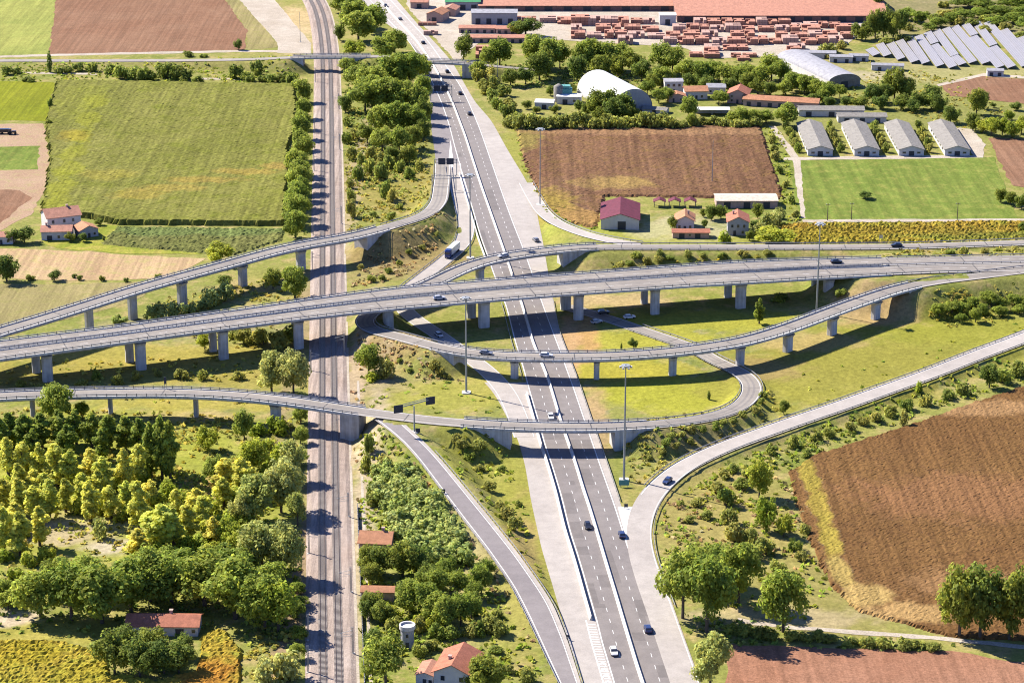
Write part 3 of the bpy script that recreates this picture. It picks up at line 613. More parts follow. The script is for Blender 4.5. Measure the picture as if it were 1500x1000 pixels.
# gore chevrons and the ladder hatching beside the closed lane
for k in range(26):
    y = 915 + k * 3.6
    a = P(LL(y) - 13 + (y - 915) * .02, y); b = P(LL(y) - 1.5, y + .4); a2 = a + np.array((0, .45, 0)); b2 = b + np.array((0, .45, 0))
    mk.add([(q[0], q[1], .095) for q in (a, b, b2, a2)], [(0, 1, 2, 3)])
p = Path(pts=np.array([P(LL(y) - 14, y) for y in np.arange(1040, 905, -6)])); mk.add(*ribbon(p, -.2, .2, .095))
gpts = [P(905, 742), P(927, 742), P(921, 776), P(919, 797)]
mk.add([(q[0], q[1], .088) for q in gpts], [(0, 1, 2, 3)])
for k in range(4):
    y0 = 972 + k * 9
    q = [P(LL(y0) - 12, y0), P(LL(y0) - 7, y0 - 3.5), P(LL(y0) - 2, y0), P(LL(y0) - 2, y0 + 3), P(LL(y0) - 7, y0 - .5), P(LL(y0) - 12, y0 + 3)]
    mk.add([(a[0], a[1], .1) for a in q], [(0, 1, 4, 5), (1, 2, 3, 4)])
q = [P(662, 268, 0), P(655, 268, 0), P(657, 236, 0), P(660, 205, 0), P(664, 236, 0)]
mk.add([(a[0], a[1], .1) for a in q], [(0, 1, 2, 3, 4)])
mk.obj('road_markings', 'paint', kind='structure')

# ------------------------------------------------------------------ barriers and guard rails
jersey = [(-.38, 0), (.38, 0), (.3, .25), (.14, .5), (.11, 1.0), (-.11, 1.0), (-.14, .5), (-.3, .25)]
def barrier(name, label, path, mat='concrete_white', k=1.0, group=None):
    V, Fc = sweep(path, [(a * k, b * k + .06) for a, b in jersey]); o = mesh_obj(name, V, Fc, mat); return tag(o, label, 'barrier', group)
cM = Path(pts=mc)
barrier('median_barrier', 'white concrete barrier running between the two motorway carriageways', cM, k=.95)
mesh_obj('median_strip', *ribbon(cM, -.62, .62, .088), 'concrete_white', kind='structure')
barrier('concrete_barrier', 'pale concrete barrier dividing the dark carriageway from the disused pale lane', Path(pts=np.array([P(LL(y) - 4.5 - (y - 600) * .006, y) for y in np.arange(908, 575, -6)])), k=1.3)
barrier('concrete_barrier', 'concrete barrier between the truck slip road and the motorway', Path(pts=np.array([P(LL(y) - 3.5, y) for y in np.arange(385, 250, -5)])))
def guard_rail_parts(path, off, parent, post_step=4.0, handrail=False):
    mb = MB(); V, Fc = sweep(path, [(off - .05, .5), (off + .05, .5), (off + .05, .86), (off - .05, .86)]); mb.add(V, Fc)
    if handrail: V, Fc = sweep(path, [(off - .04, 1.15), (off + .04, 1.15), (off + .04, 1.24), (off - .04, 1.24)]); mb.add(V, Fc)
    mb.obj('rail_beam', 'steel', parent)
    pb = MB(); s = 1.0
    while s < path.s[-1]:
        x = [np.interp(s, path.s, path.p[:, k]) for k in range(3)]; n = [np.interp(s, path.s, path.n[:, k]) for k in range(2)]
        a, b = x[0] + n[0] * off, x[1] + n[1] * off
        pb.box(a - .09, a + .09, b - .09, b + .09, x[2] - .05, x[2] + (1.2 if handrail else .8)); s += post_step
    o = pb.obj('rail_post', 'steel_dark', parent); o['kind'] = 'stuff'
def guard_rail(label, path, off, group='guard rails along the slip roads'):
    t = thing('guard_rail', label, 'guard rail', path.p[0], 0, group)
    loc = Path(pts=path.p - path.p[0]); guard_rail_parts(loc, off, t); return t
guard_rail('steel guard rail on the outer edge of the truck slip road', TR.sub((664, 245), (598, 423)), -4.0)
guard_rail('steel guard rail on the motorway side of the truck slip road bend', TR.sub((682, 322), (598, 423)), 4.0)
guard_rail('steel guard rail on the grass side of the ramp climbing to the upper left flyover', UL.sub((649, 245), (566, 332)), 4.2)
guard_rail('steel guard rail on the railway side of the ramp climbing to the upper left flyover', UL.sub((649, 245), (566, 332)), -4.2)
guard_rail('steel guard rail on the field side of the descending ramp near the railway houses', Path(pts=rd_l[:-10]), .2)
guard_rail('steel guard rail on the motorway side of the descending ramp', Path(pts=rd_r[:-8]), -.2)
guard_rail('steel guard rail on the lower edge of the long right-hand slip road', SR.sub((1590, 459), (966, 890)), 4.6)
guard_rail('steel guard rail on the meadow side of the long right-hand slip road', SR.sub((1590, 459), (962, 716)), -4.6)
guard_rail('steel guard rail on the inner edge of the loop ramp', LF.sub((960, 621), (932, 481)), 4.1)
guard_rail('steel guard rail on the outer edge of the loop ramp', LF.sub((960, 621), (932, 481)), -4.1)
guard_rail('steel guard rail on the farm side of the upper right ramp', RR.sub((1590, 353), (868, 362)), -4.2)
guard_rail('steel guard rail on the viaduct side of the upper right ramp', RR.sub((1590, 353), (868, 362)), 4.2)
guard_rail('steel guard rail around the brown mound at the ramp hairpin', RR.sub((560, 449), (640, 508)), 4.2)
guard_rail('steel guard rail on the lane beside the purple-roofed barn', BR, 3.7)
guard_rail('steel guard rail along the right edge of the motorway below the viaduct', Path(pts=np.array([P(RE(y), y) for y in np.arange(735, 440, -6)])), 0)
guard_rail('steel guard rail along the left edge of the motorway beneath the curved flyover', Path(pts=np.array([P(LL(y) - 5, y) for y in np.arange(560, 440, -6)])), 0)

guard_rail('steel guard rail on the vineyard side of the viaduct where it reaches the embankment', Path(pts=VF.p[[i for i in range(len(VF.p)) if proj(VF.p[i])[0, 0] > 1298]]), float(wF[-1]) / 2 - .2)
guard_rail('steel guard rail in the middle of the viaduct road on the right embankment', Path(pts=eM.p[[i for i in range(len(eM.p)) if proj(eM.p[i])[0, 0] > 1298]]), 0)
guard_rail('steel guard rail on the near side of the viaduct road before the curved flyover joins', Path(pts=VN.p[[i for i in range(len(VN.p)) if 1298 < proj(VN.p[i])[0, 0] < 1420]]), -float(wN[-1]) / 2 + .2)
guard_rail('steel guard rail on the scrub-covered side of the curved flyover where it reaches the embankment', RR.sub((1342, 417), (1590, 386)), 4.1)
# ------------------------------------------------------------------ bridges
def flyover(name, label, path, w, depth=1.9, piers=(), abut=(), cat='bridge', pier_w=None, handrail=True, wend=None):
    t = thing(name, label, cat, (path.p[0, 0], path.p[0, 1], 0))
    o = np.array((path.p[0, 0], path.p[0, 1], 0)); loc = Path(pts=path.p - o)
    ww = np.full(len(loc.p), w) if np.isscalar(w) else np.asarray(w)
    def sw(prof):
        n, m = len(loc.p), len(prof)
        V = np.stack([loc.off(ww / 2 * a + b, dz) for a, b, dz in prof], 1).reshape(-1, 3)
        Fc = [(i * m + j, (i + 1) * m + j, (i + 1) * m + (j + 1) % m, i * m + (j + 1) % m) for i in range(n - 1) for j in range(m)]
        return V, Fc + [tuple(range(m)), tuple(range((n - 1) * m, n * m))[::-1]]
    V, Fc = sw([(-1, 0, 0), (-1, 0, -.5), (-.6, 0, -.7), (-.52, 0, -depth), (.52, 0, -depth), (.6, 0, -.7), (1, 0, -.5), (1, 0, 0)])
    mesh_obj('deck', V, Fc, 'concrete_girder', t)
    for sg in (-1, 1):
        V, Fc = sw([(sg, -sg * .42, .02), (sg, -sg * .42, .32), (sg, sg * .06, .32), (sg, sg * .06, -.5), (sg, sg * .003, -.5), (sg, sg * .003, .02)]); mesh_obj('kerb', V, Fc, 'concrete', t)
    for sg in (-1, 1):
        q = Path(pts=loc.off(sg * (ww / 2 - .18), .3)); g = MB()
        V, Fc = sweep(q, [(-.05, .3), (.05, .3), (.05, .62), (-.05, .62)]); g.add(V, Fc)
        V, Fc = sweep(q, [(-.04, .85), (.04, .85), (.04, .95), (-.04, .95)]); g.add(V, Fc)
        go = g.obj('guard_rail', 'steel', t)
        pb = MB(); s = 1.
        while s < q.s[-1]:
            x = [np.interp(s, q.s, q.p[:, k]) for k in range(3)]; pb.box(x[0] - .1, x[0] + .1, x[1] - .1, x[1] + .1, x[2], x[2] + .95); s += 3.5
        po = pb.obj('rail_post', 'steel_dark', go); po['kind'] = 'stuff'
    for (px, py, pw) in piers:
        b = P(px, py); wm = pw / scale_at(py)
        i = int(np.argmin(((path.p[:, :2] - b[:2]) ** 2).sum(1)))
        top = path.p[i, 2] - depth - .02; gz = 0.0
        a = math.atan2(path.t[i, 1], path.t[i, 0]); r = wm / 2; r2 = max(1.0, r * .62)
        # keep the column under its own deck
        dv = b[:2] - path.p[i, :2]; lat = float(dv @ path.n[i]); lim = ww[i] * .18
        b[:2] = b[:2] + path.n[i] * (np.clip(lat, -lim, lim) - lat)
        ring = [(r, -r2 * .6), (r, r2 * .6), (r * .7, r2), (-r * .7, r2), (-r, r2 * .6), (-r, -r2 * .6), (-r * .7, -r2), (r * .7, -r2)]
        levels = [(gz - .5, 1, 1), (top - 1.3, 1, 1), (top - .7, 1.05, 1.25), (top, 1.1, 1.7)]
        V = [(b[0] - o[0] + x * kx * math.cos(a) - y * ky * math.sin(a), b[1] - o[1] + x * kx * math.sin(a) + y * ky * math.cos(a), z) for z, kx, ky in levels for x, y in ring]
        Fc = [(l * 8 + j, l * 8 + (j + 1) % 8, (l + 1) * 8 + (j + 1) % 8, (l + 1) * 8 + j) for l in range(3) for j in range(8)] + [tuple(range(7, -1, -1)), tuple(range(24, 32))]
        mesh_obj('pier', V, Fc, 'concrete', t)
    for (px, py, length, sgn) in abut:      # solid abutment box with wing walls under the deck end
        i = path.near(px, py); j = int(np.argmin(np.abs(path.s - (path.s[i] + length * sgn)))); i, j = sorted((i, j)); j = min(max(j, i + 2), len(path.p) - 1); i = max(0, min(i, j - 2))
        q = Path(pts=loc.p[i:j + 1]); hw = ww[i] / 2 - .25
        V = np.stack((q.off(-hw, -.55), q.off(hw, -.55), q.off(hw), q.off(-hw)), 1); V[:, 2:, 2] = -.5; V = V.reshape(-1, 3); n = j - i + 1
        mesh_obj('abutment', V, [(k * 4 + m, (k + 1) * 4 + m, (k + 1) * 4 + (m + 1) % 4, k * 4 + (m + 1) % 4) for k in range(n - 1) for m in range(4)] + [(0, 1, 2, 3), tuple(range(4 * n - 1, 4 * n - 5, -1))], 'concrete', t)
    return t
inV = lambda pth, x1: Path(pts=pth.p[[i for i in range(len(pth.p)) if proj(pth.p[i])[0, 0] < x1]])
nF = sum(1 for i in range(len(VF.p)) if proj(VF.p[i])[0, 0] < 1300); nN = sum(1 for i in range(len(VN.p)) if proj(VN.p[i])[0, 0] < 1300)
flyover('viaduct', 'far carriageway of the long pale concrete viaduct that crosses the whole picture', inV(VF, 1300), wF[:nF], 1.75,
        [(56, 551, 12), (191, 531, 12), (316, 518, 11), (438, 500, 12), (568, 476, 12), (692, 467, 13), (831, 456, 15), (949, 450, 10), (1074, 443, 11), (1203, 435, 8)], [], 'viaduct')
flyover('viaduct', 'near carriageway of the long pale concrete viaduct that crosses the whole picture', inV(VN, 1300), wN[:nN], 1.75,
        [(72, 561, 15), (207, 541, 15), (329, 527, 14), (441, 513, 14), (569, 488, 15), (709, 479, 16), (849, 470, 14), (963, 464, 13), (1088, 454, 15), (1215, 441, 15)], [], 'viaduct')
flyover('flyover', 'narrow single-lane flyover rising past the maize field at upper left', UL.sub((563, 333), (-70, 507)), 8.6, 1.7,
        [(103, 478, 13), (195, 467, 14), (281, 452, 15), (364, 422, 14), (441, 395, 14)], [(531, 343, 13, -1)], 'flyover')
flyover('overbridge', 'short ramp bridge over the motorway just beyond the long viaduct', RR.sub((876, 362), (575, 440)), 8.6, 1.6,
        [(703, 412, 13)], [(824, 365, 16, -1)], 'bridge')
flyover('flyover', 'curved flyover sweeping over the motorway in front of the long viaduct', RR.sub((640, 508), (1342, 417)), 8.6, 1.6,
        [(751, 559, 11), (875, 560, 8), (995, 559.5, 11), (1093, 539.5, 13), (1163, 517, 16), (1227, 492, 16), (1294, 470, 15)], [(672, 514, 10, -1), (1336, 418, 10, 1)], 'flyover')
flyover('overbridge', 'low flyover crossing the railway over the poplar wood at left', LF.sub((-70, 586), (536, 603)), 8.4, 1.5,
        [(163.5, 603, 6.5), (289, 608, 6.5), (400, 631, 15), (50, 603, 7)], [(519, 601, 15, 1)], 'flyover')
flyover('overbridge', 'nearest ramp bridge over the motorway leading into the loop', LF.sub((680, 619), (960, 621)), 8.4, 1.5,
        [], [(746, 623, 16, -1), (895, 625, 16, 1)], 'bridge')
flyover('overbridge', 'country road bridge over the railway at the far left', TO.sub((425, 84.5), (545, 83)), 7.4, 1.2, [], [(440, 83.5, 20, -1), (520, 83, 16, 1)], 'bridge')
flyover('overbridge', 'country road bridge over the motorway in the distance', TO.sub((612, 88.5), (696, 94)), 7.4, 1.2, [], [(620, 89, 12, -1), (678, 92, 16, 1)], 'bridge')

# ------------------------------------------------------------------ railway
prof = [(-7.2, 0), (-5.6, .45), (5.6, .45), (7.2, 0)]
V, Fc = sweep(RAIL, prof, closed=False); mesh_obj('railway_bed', V, Fc, 'ballast', kind='structure')
mesh_obj('service_path', *ribbon(RAIL, -6.9, -7.9, .04), 'gravel', kind='structure')
r_low = RAIL.sub((485.5, 1045), (480.5, 560))
mesh_obj('service_path', *ribbon(r_low, -10.6, -11.5, .04), 'gravel', kind='structure')
for lab, off in (('left-hand track of the double railway line', 2.2), ('right-hand track of the double railway line', -2.2)):
    t = thing('railway_track', lab, 'railway track', RAIL.p[0])
    loc = Path(pts=RAIL.p - RAIL.p[0])
    for g in (-.75, .75): mesh_obj('rail', *sweep(loc, [(off + g - .05, .66), (off + g + .05, .66), (off + g + .05, .84), (off + g - .05, .84)]), 'rust', t)
    mesh_obj('ballast_stain', *ribbon(loc, off - .62, off + .62, .475), 'rust', t); mesh_obj('ballast_stain', *ribbon(loc, off - 1.0, off - .84, .475), 'rust', t)
    mb = MB(); s = .5
    L = loc.s[-1]; ss = np.arange(.5, L, .75)
    for k in ss:
        x = [np.interp(k, loc.s, loc.p[:, j]) for j in range(2)]; n = [np.interp(k, loc.s, loc.n[:, j]) for j in range(2)]; tt = (n[1], -n[0])
        q = [(x[0] + n[0] * a + tt[0] * b, x[1] + n[1] * a + tt[1] * b) for a, b in ((off - 1.25, -.14), (off + 1.25, -.14), (off + 1.25, .14), (off - 1.25, .14))]
        mb.add([(a, b, .47) for a, b in q] + [(a, b, .66) for a, b in q], [(4, 5, 6, 7), (0, 1, 5, 4), (1, 2, 6, 5), (2, 3, 7, 6), (3, 0, 4, 7)])
    o = mb.obj('sleepers', 'sleeper', t); o['kind'] = 'stuff'
def catenary(name='catenary_mast'):
    t = thing(name, 'grey lattice catenary mast with arms reaching over the left-hand railway track', 'mast', (0, 0, 0), 0, 'catenary masts along the railway')
    m = MB()
    for dx in (-.16, .16): m.box(dx - .1, dx + .1, -.12, .12, 0, 8.4)
    for k in range(10): m.tube((-.16, 0, .4 + k * .8), (.16, 0, .8 + k * .8), .03, n=4)
    m.obj('post', 'mast', t)
    a = MB(); a.tube((0, 0, 7.4), (3.6, 0, 6.6), .06, n=6); a.tube((0, 0, 5.9), (3.6, 0, 6.6), .05, n=6); a.tube((0, 0, 5.6), (3.4, 0, 5.5), .04, n=6); a.obj('cantilever_arm', 'mast', t)
    f = MB(); f.box(-.5, .5, -.5, .5, -.2, .3, .1); f.obj('footing', 'concrete', t)
    MB().tube((.25, 0, 7.34), (.7, 0, 7.25), .1, n=6).obj('insulator', 'concrete_white', t); MB().tube((.25, 0, 5.97), (.7, 0, 6.06), .1, n=6).obj('insulator', 'concrete_white', t); return t
cat0 = catenary(); first = True
for y in (985, 935, 812, 705, 545, 395, 345, 250, 195, 120):
    q, a = RAIL.at(480, y, 6.3); q[2] = 0
    if first: cat0.location = tuple(q); cat0.rotation_euler = (0, 0, a - math.pi / 2); first = False
    else: copy_thing(cat0, q, a - math.pi / 2)
for y in (960, 870, 760, 640, 520, 330, 220, 160):
    q, a = RAIL.at(480, y, -6.3); q[2] = 0
    copy_thing(cat0, q, a + math.pi / 2, label='grey lattice catenary mast with arms reaching over the right-hand railway track')
ft = thing('trackside_fence', 'low dark slab fence beside the railway near the white house', 'fence', r_low.p[0]); fl = Path(pts=r_low.p - r_low.p[0])
fl = Path(pts=fl.p[:int(len(fl.p) * .55)])
mesh_obj('panel', *sweep(fl, [(-9.3, 0), (-9.1, 0), (-9.1, 1.3), (-9.3, 1.3)]), 'steel_dark', ft)
pb = MB()
for k in np.arange(1, fl.s[-1], 3.0):
    x = [np.interp(k, fl.s, fl.p[:, j]) for j in range(2)]; pb.box(x[0] + 9.1, x[0] + 9.32, x[1] - .12, x[1] + .12, 0, 1.5)
o = pb.obj('fence_post', 'concrete', ft); o['kind'] = 'stuff'

# ------------------------------------------------------------------ buildings
def prism_wall(w, d, h, rise, ridge):
    if ridge == 'y':
        V = [(-w / 2, 0, -.3), (w / 2, 0, -.3), (w / 2, 0, h), (0, 0, h + rise), (-w / 2, 0, h)]
        V += [(x, d, z) for x, _, z in V]
    else:
        V = [(-w / 2, 0, -.3), (-w / 2, d, -.3), (-w / 2, d, h), (-w / 2, d / 2, h + rise), (-w / 2, 0, h)]
        V += [(w / 2, y, z) for _, y, z in V]
    return V, [(0, 1, 2, 3, 4), (9, 8, 7, 6, 5), (0, 5, 6, 1), (1, 6, 7, 2), (4, 9, 5, 0), (2, 7, 8, 3), (3, 8, 9, 4)]
def gable(name, label, cat, px, py, w, d, h, rise, rz=0, wall='wall_white', roof='roof_red', ridge='y', over=.5, doors=(), wins=(), side_wins=(), chimney=None, group=None, open_front=False):
    b = G(px, py); t = thing(name, label, cat, b, rz, group)
    if open_front:
        for x in np.linspace(-w / 2 + .2, w / 2 - .2, max(2, int(w / 5))):
            for y in (.2, d - .35): MB().box(x - .15, x + .15, y - .15, y + .15, -.2, h).obj('post', wall, t)
        if open_front == 'back': MB().box(-w / 2, w / 2, d - .12, d, -.2, h - .1).obj('back_wall', wall, t)
    else:
        V, Fc = prism_wall(w, d, h, rise, ridge); mesh_obj('wall', V, Fc, wall, t)
    th = .22
    if ridge == 'y':
        k = rise / (w / 2); e = w / 2 + over
        pr = [(-e, h - over * k), (0, h + rise), (e, h - over * k)]
        V = [(x, y, z + dz) for y in (-over, d + over) for dz in (.02, th) for x, z in pr]
    else:
        k = rise / (d / 2); e = over
        pr = [(-e, h - over * k), (d / 2, h + rise), (d + e, h - over * k)]
        V = [(x, y, z + dz) for x in (-w / 2 - over, w / 2 + over) for dz in (.02, th) for y, z in pr]
    Fc = [(0, 1, 7, 6), (1, 2, 8, 7), (3, 4, 10, 9), (4, 5, 11, 10), (0, 1, 4, 3), (1, 2, 5, 4), (6, 7, 10, 9), (7, 8, 11, 10), (0, 3, 9, 6), (2, 5, 11, 8)]
    r = mesh_obj('roof', V, Fc, roof, t)
    for x, z, ww, hh in doors: MB().box(x - ww / 2, x + ww / 2, -.08, .05, z, z + hh).obj('door', 'door_dark', t)
    for x, z, ww, hh in wins:
        f = MB().box(x - ww / 2 - .12, x + ww / 2 + .12, -.06, .05, z - .12, z + hh + .12).obj('window', 'concrete', t); MB().box(x - ww / 2, x + ww / 2, -.09, .02, z, z + hh).obj('pane', 'glass_dark', f)
    for y, z, ww, hh, sg in side_wins:
        x0 = sg * w / 2
        f = MB().box(x0 - .06, x0 + .06, y - ww / 2 - .12, y + ww / 2 + .12, z - .12, z + hh + .12).obj('window', 'concrete', t); MB().box(x0 - .09, x0 + .09, y - ww / 2, y + ww / 2, z, z + hh).obj('pane', 'glass_dark', f)
    if chimney:
        x, y, z = chimney; m = MB(); m.box(x - .4, x + .4, y - .4, y + .4, h - .2, z, .05); m.box(x - .55, x + .55, y - .55, y + .55, z, z + .25); m.obj('chimney', 'wall_pink', r)
    return t
R = math.radians
row = lambda n, x0, x1, z, w, h: [(x, z, w, h) for x in np.linspace(x0, x1, n)]
barn = gable('barn', 'large white barn with crimson sheet roof and dark double door beside the ramp', 'barn', 908, 336.5, 17.0, 27, 4.6, 2.7, R(-3), 'wall_white', 'roof_purple', 'y', .5, [(.8, 0, 3.6, 3.8)])
for k, (x, n) in enumerate(((966, 'nearest the big barn'), (988, 'in the middle of the row of three'), (1011, 'farthest from the big barn'))):
    gable('canopy', 'small crimson-roofed open canopy, ' + n, 'canopy', x, 304, 5.2, 4.6, 2.6, 1.1, R(-3), 'steel_dark', 'roof_purple', 'y', .3, group='small crimson canopies behind the farm house', open_front=True)
gable('farm_house', 'farm house with steep terracotta roof behind the low red shed', 'house', 1003, 338, 8.2, 11, 4.6, 2.2, R(-4), 'wall_white', 'roof_orange', 'y', .6, [(0, 0, 1.1, 2.2)], [(-2.4, 1.0, 1, 1.4), (2.4, 1.0, 1, 1.4)], [(3, 2.6, 1, 1.3, 1), (7, 2.6, 1, 1.3, 1)], (1.5, 5, 7.8))
gable('shed', 'low red-roofed shed in front of the farm house by the ramp', 'shed', 1012, 349, 16, 5.2, 2.6, .9, R(-1), 'wall_pink', 'roof_red', 'x', .5, [(-4, 0, 2.4, 2.1), (3, 0, 2.4, 2.1)], [(-.5, 1, 1, .9)])
gable('farm_house', 'two-storey grey stone farm house with orange roof right of the farmyard', 'house', 1081, 345, 9.2, 12, 6.2, 2.3, R(-3), 'wall_grey', 'roof_red', 'y', .6, [(-1.5, 0, 1.2, 2.2)], [(-2.6, 3.6, 1, 1.4), (0, 3.6, 1, 1.4), (2.6, 3.6, 1, 1.4), (2, .9, 1, 1.3)], [(3, 3.6, 1, 1.3, -1), (8, 3.6, 1, 1.3, -1)], (-2, 7, 9.2))
gable('shed', 'long cream-roofed shed at the edge of the dry field behind the farm', 'shed', 1094, 305, 28, 12, 3.4, .8, 0, 'wall_pink', 'roof_cream', 'x', .4, [(-9, 0, 3, 2.8), (0, 0, 3, 2.8), (9, 0, 3, 2.8)])
for k, (x, n) in enumerate(((1201.5, 'leftmost of the four, next to the gravel lane'), (1269.5, 'second from the gravel lane'), (1335, 'third from the gravel lane'), (1402, 'rightmost of the four, next to the gravel yard'))):
    gable('poultry_shed', 'long grey-roofed poultry shed by the meadow, ' + n, 'shed', x, 228.5, 12.2, 54, 3.2, 1.9, R(-.5), 'wall_white', 'roof_grey', 'y', .5, [(0, 0, 2.6, 2.4)], [(-3.6, 1.2, 1.6, .9), (3.6, 1.2, 1.6, .9)], [(8 + 7 * j, 1.4, 3.5, .9, sg) for j in range(6) for sg in (-1, 1)], group='four poultry sheds above the green meadow')
gable('shed', 'long grey-roofed shed behind the first two poultry sheds', 'shed', 1218, 171, 34, 9, 3.4, 1.2, R(-1), 'wall_white', 'roof_grey', 'x', .5, row(3, -12, 12, 0, 3, 2.6))
gable('shed', 'shorter grey-roofed shed in front of the long grey shed behind the poultry houses', 'shed', 1263, 180, 25, 8, 3.2, 1.1, R(-1), 'wall_white', 'roof_grey', 'x', .5, row(3, -8, 8, 0, 2.6, 2.4))
gable('brick_store', 'long low terracotta-roofed building with openings below the round-roofed hall', 'building', 1143, 158, 40, 8, 3.6, 1.6, R(-14), 'wall_pink', 'roof_orange', 'x', .5, row(7, -17, 17, 0, 2.2, 2.3))
gable('house', 'pink house with red hipped gable at the left end of the terracotta building', 'house', 1080, 152, 11, 13, 5, 2.6, R(-12), 'wall_pink', 'roof_red', 'y', .6, [(0, 0, 1.2, 2.2)], [(-3, 1, 1, 1.3), (3, 1, 1, 1.3), (-3, 3.4, 1, 1.2), (3, 3.4, 1, 1.2)])
gable('house', 'white house with orange roof beside the pink house', 'house', 1020, 146, 12, 9, 4.6, 1.8, R(4), 'wall_white', 'roof_orange', 'x', .6, [(0, 0, 1.2, 2.2)], [(-4, 1, 1, 1.3), (-2, 1, 1, 1.3), (3, 1, 1, 1.3)])
gable('house', 'white two-storey house with pale flat-pitched roof nearest the white dome hall', 'house', 987, 137, 10, 8, 6.4, .7, R(2), 'wall_white', 'roof_steel', 'x', .3, [(0, 0, 1.2, 2.2)], [(-3, 3.8, 1.4, 1.4), (0, 3.8, 1.4, 1.4), (3, 3.8, 1.4, 1.4), (-3, .9, 1.2, 1.3)])
gable('house', 'low orange-roofed annex in front of the white two-storey house', 'house', 992, 150, 9, 7, 3.2, 1.5, R(2), 'wall_pink', 'roof_orange', 'y', .5, [(-2, 0, 1, 2.1)], [(2, 1, 1, 1.1)])
gable('house', 'pale-roofed bungalow between the orange roof and the pink house', 'house', 1049, 138, 10, 8, 3.6, 1.3, R(-2), 'wall_white', 'roof_steel', 'x', .4, [(0, 0, 1, 2.1)], [(-3, 1, 1, 1.1), (3, 1, 1, 1.1)])
gable('shed', 'long white open-fronted shelter at the upper edge of the dry field', 'shed', 1043, 170, 18, 6, 3.2, .6, 0, 'wall_white', 'membrane', 'x', .4, open_front='back')
gable('house', 'white farmhouse with faded terracotta roof at the corner of the maize field', 'house', 95, 338, 15, 12, 6.6, 2.6, R(24), 'wall_white', 'roof_pale', 'x', .6, [(-2, 0, 1.2, 2.2)], [(-5, 3.8, 1, 1.5), (0, 3.8, 1, 1.5), (4, 3.8, 1, 1.5), (4, .9, 1, 1.5)], [(6, 3.8, 1, 1.4, 1)], (3, 6, 10))
gable('house', 'low cream outbuilding with orange roof in front of the white farmhouse', 'house', 83, 352, 13, 8, 4.0, 1.6, R(4), 'wall_white', 'roof_pale', 'x', .5, [(-3, 0, 2.2, 2.2)], [(1, 1, 1, 1.2), (4, 1, 1, 1.2)], (), (-4.5, 4, 6.8))
gable('house', 'small grey cottage with bright orange roof right of the white farmhouse', 'house', 131, 348, 8.5, 8, 3.6, 1.8, R(30), 'wall_grey', 'roof_orange', 'y', .5, [(0, 0, 1.1, 2.1)], [(-2.5, 1, 1, 1.1), (2.5, 1, 1, 1.1)])
gable('house', 'small pale house cut off by the left edge beside the sandy field', 'house', 2, 358, 10, 7, 3.4, 1.3, R(3), 'wall_white', 'roof_pale', 'x', .4, [(0, 0, 1, 2.1)], [(3, 1, 1, 1.2)])
gable('house', 'white house with red gable roof at the bottom edge near the round tower', 'house', 662, 1013, 10.2, 13.5, 5.8, 2.5, R(-13), 'wall_white', 'roof_red', 'y', .7, [(-2.5, 0, 1.2, 2.2)], [(-2.6, 3.3, 1.1, 1.4), (2.6, 3.3, 1.1, 1.4), (2.2, .8, 1.1, 1.4)], [(4, 3.3, 1.1, 1.4, -1), (9, 3.3, 1.1, 1.4, -1)], (-1.6, 4.5, 8.6))
gable('annex', 'low pale annex against the left side of the white house at the bottom edge', 'house', 622, 1004, 5.0, 8, 3.2, .8, R(-13), 'wall_white', 'roof_pale', 'y', .3, [(0, 0, 1, 2.1)], [(1.6, 1, .9, 1)])
gable('house', 'railway cottage with terracotta roof half hidden by trees beside the track', 'house', 549, 815, 9.5, 9, 4.6, 2.0, R(-6), 'wall_pink', 'roof_orange', 'x', .6, [(0, 0, 1.1, 2.1)], [(-3, 1, 1, 1.3), (3, 1, 1, 1.3)], (), (2, 5, 7.6))
gable('shed', 'narrow orange-roofed shed among the trees between the railway cottage and the round tower', 'shed', 553, 880, 9.5, 4.0, 3.0, .8, R(-3), 'wall_pink', 'roof_orange', 'x', .4, [(0, 0, 2, 2.1)])
gable('barn', 'long low barn with weathered red roof in front of the oak wood at bottom left', 'barn', 238, 931, 20.5, 8, 3.2, 1.7, R(-1.5), 'wall_white', 'roof_red', 'x', .6, [(5, 0, 2.4, 2.3)], [(-6, 1.1, 1, 1), (-1, 1.1, 1, 1), (9, 1.1, 1, 1)], (), (2, 5, 5.8))
# round tower
b = G(597, 946); t = thing('round_tower', 'short round water tower with white rim among the trees above the white house', 'tower', b)
def lathe(pr, n=24):
    V = [(r * math.cos(2 * math.pi * k / n), r * math.sin(2 * math.pi * k / n), z) for r, z in pr for k in range(n)]
    return V, [(i * n + k, i * n + (k + 1) % n, (i + 1) * n + (k + 1) % n, (i + 1) * n + k) for i in range(len(pr) - 1) for k in range(n)]
mesh_obj('shaft', *lathe([(1.9, -.2), (1.9, 5.6)]), 'wall_grey', t, True); mesh_obj('rim', *lathe([(1.9, 5.6), (2.3, 5.7), (2.3, 6.9), (1.9, 6.9), (1.9, 6.3), (0, 6.4)]), 'wall_white', t)
MB().box(-.5, .5, -2.0, -1.8, 0, 2.1).obj('door', 'door_dark', t); MB().box(-.35, .35, -1.98, -1.8, 3.6, 4.6).obj('window', 'glass_dark', t)
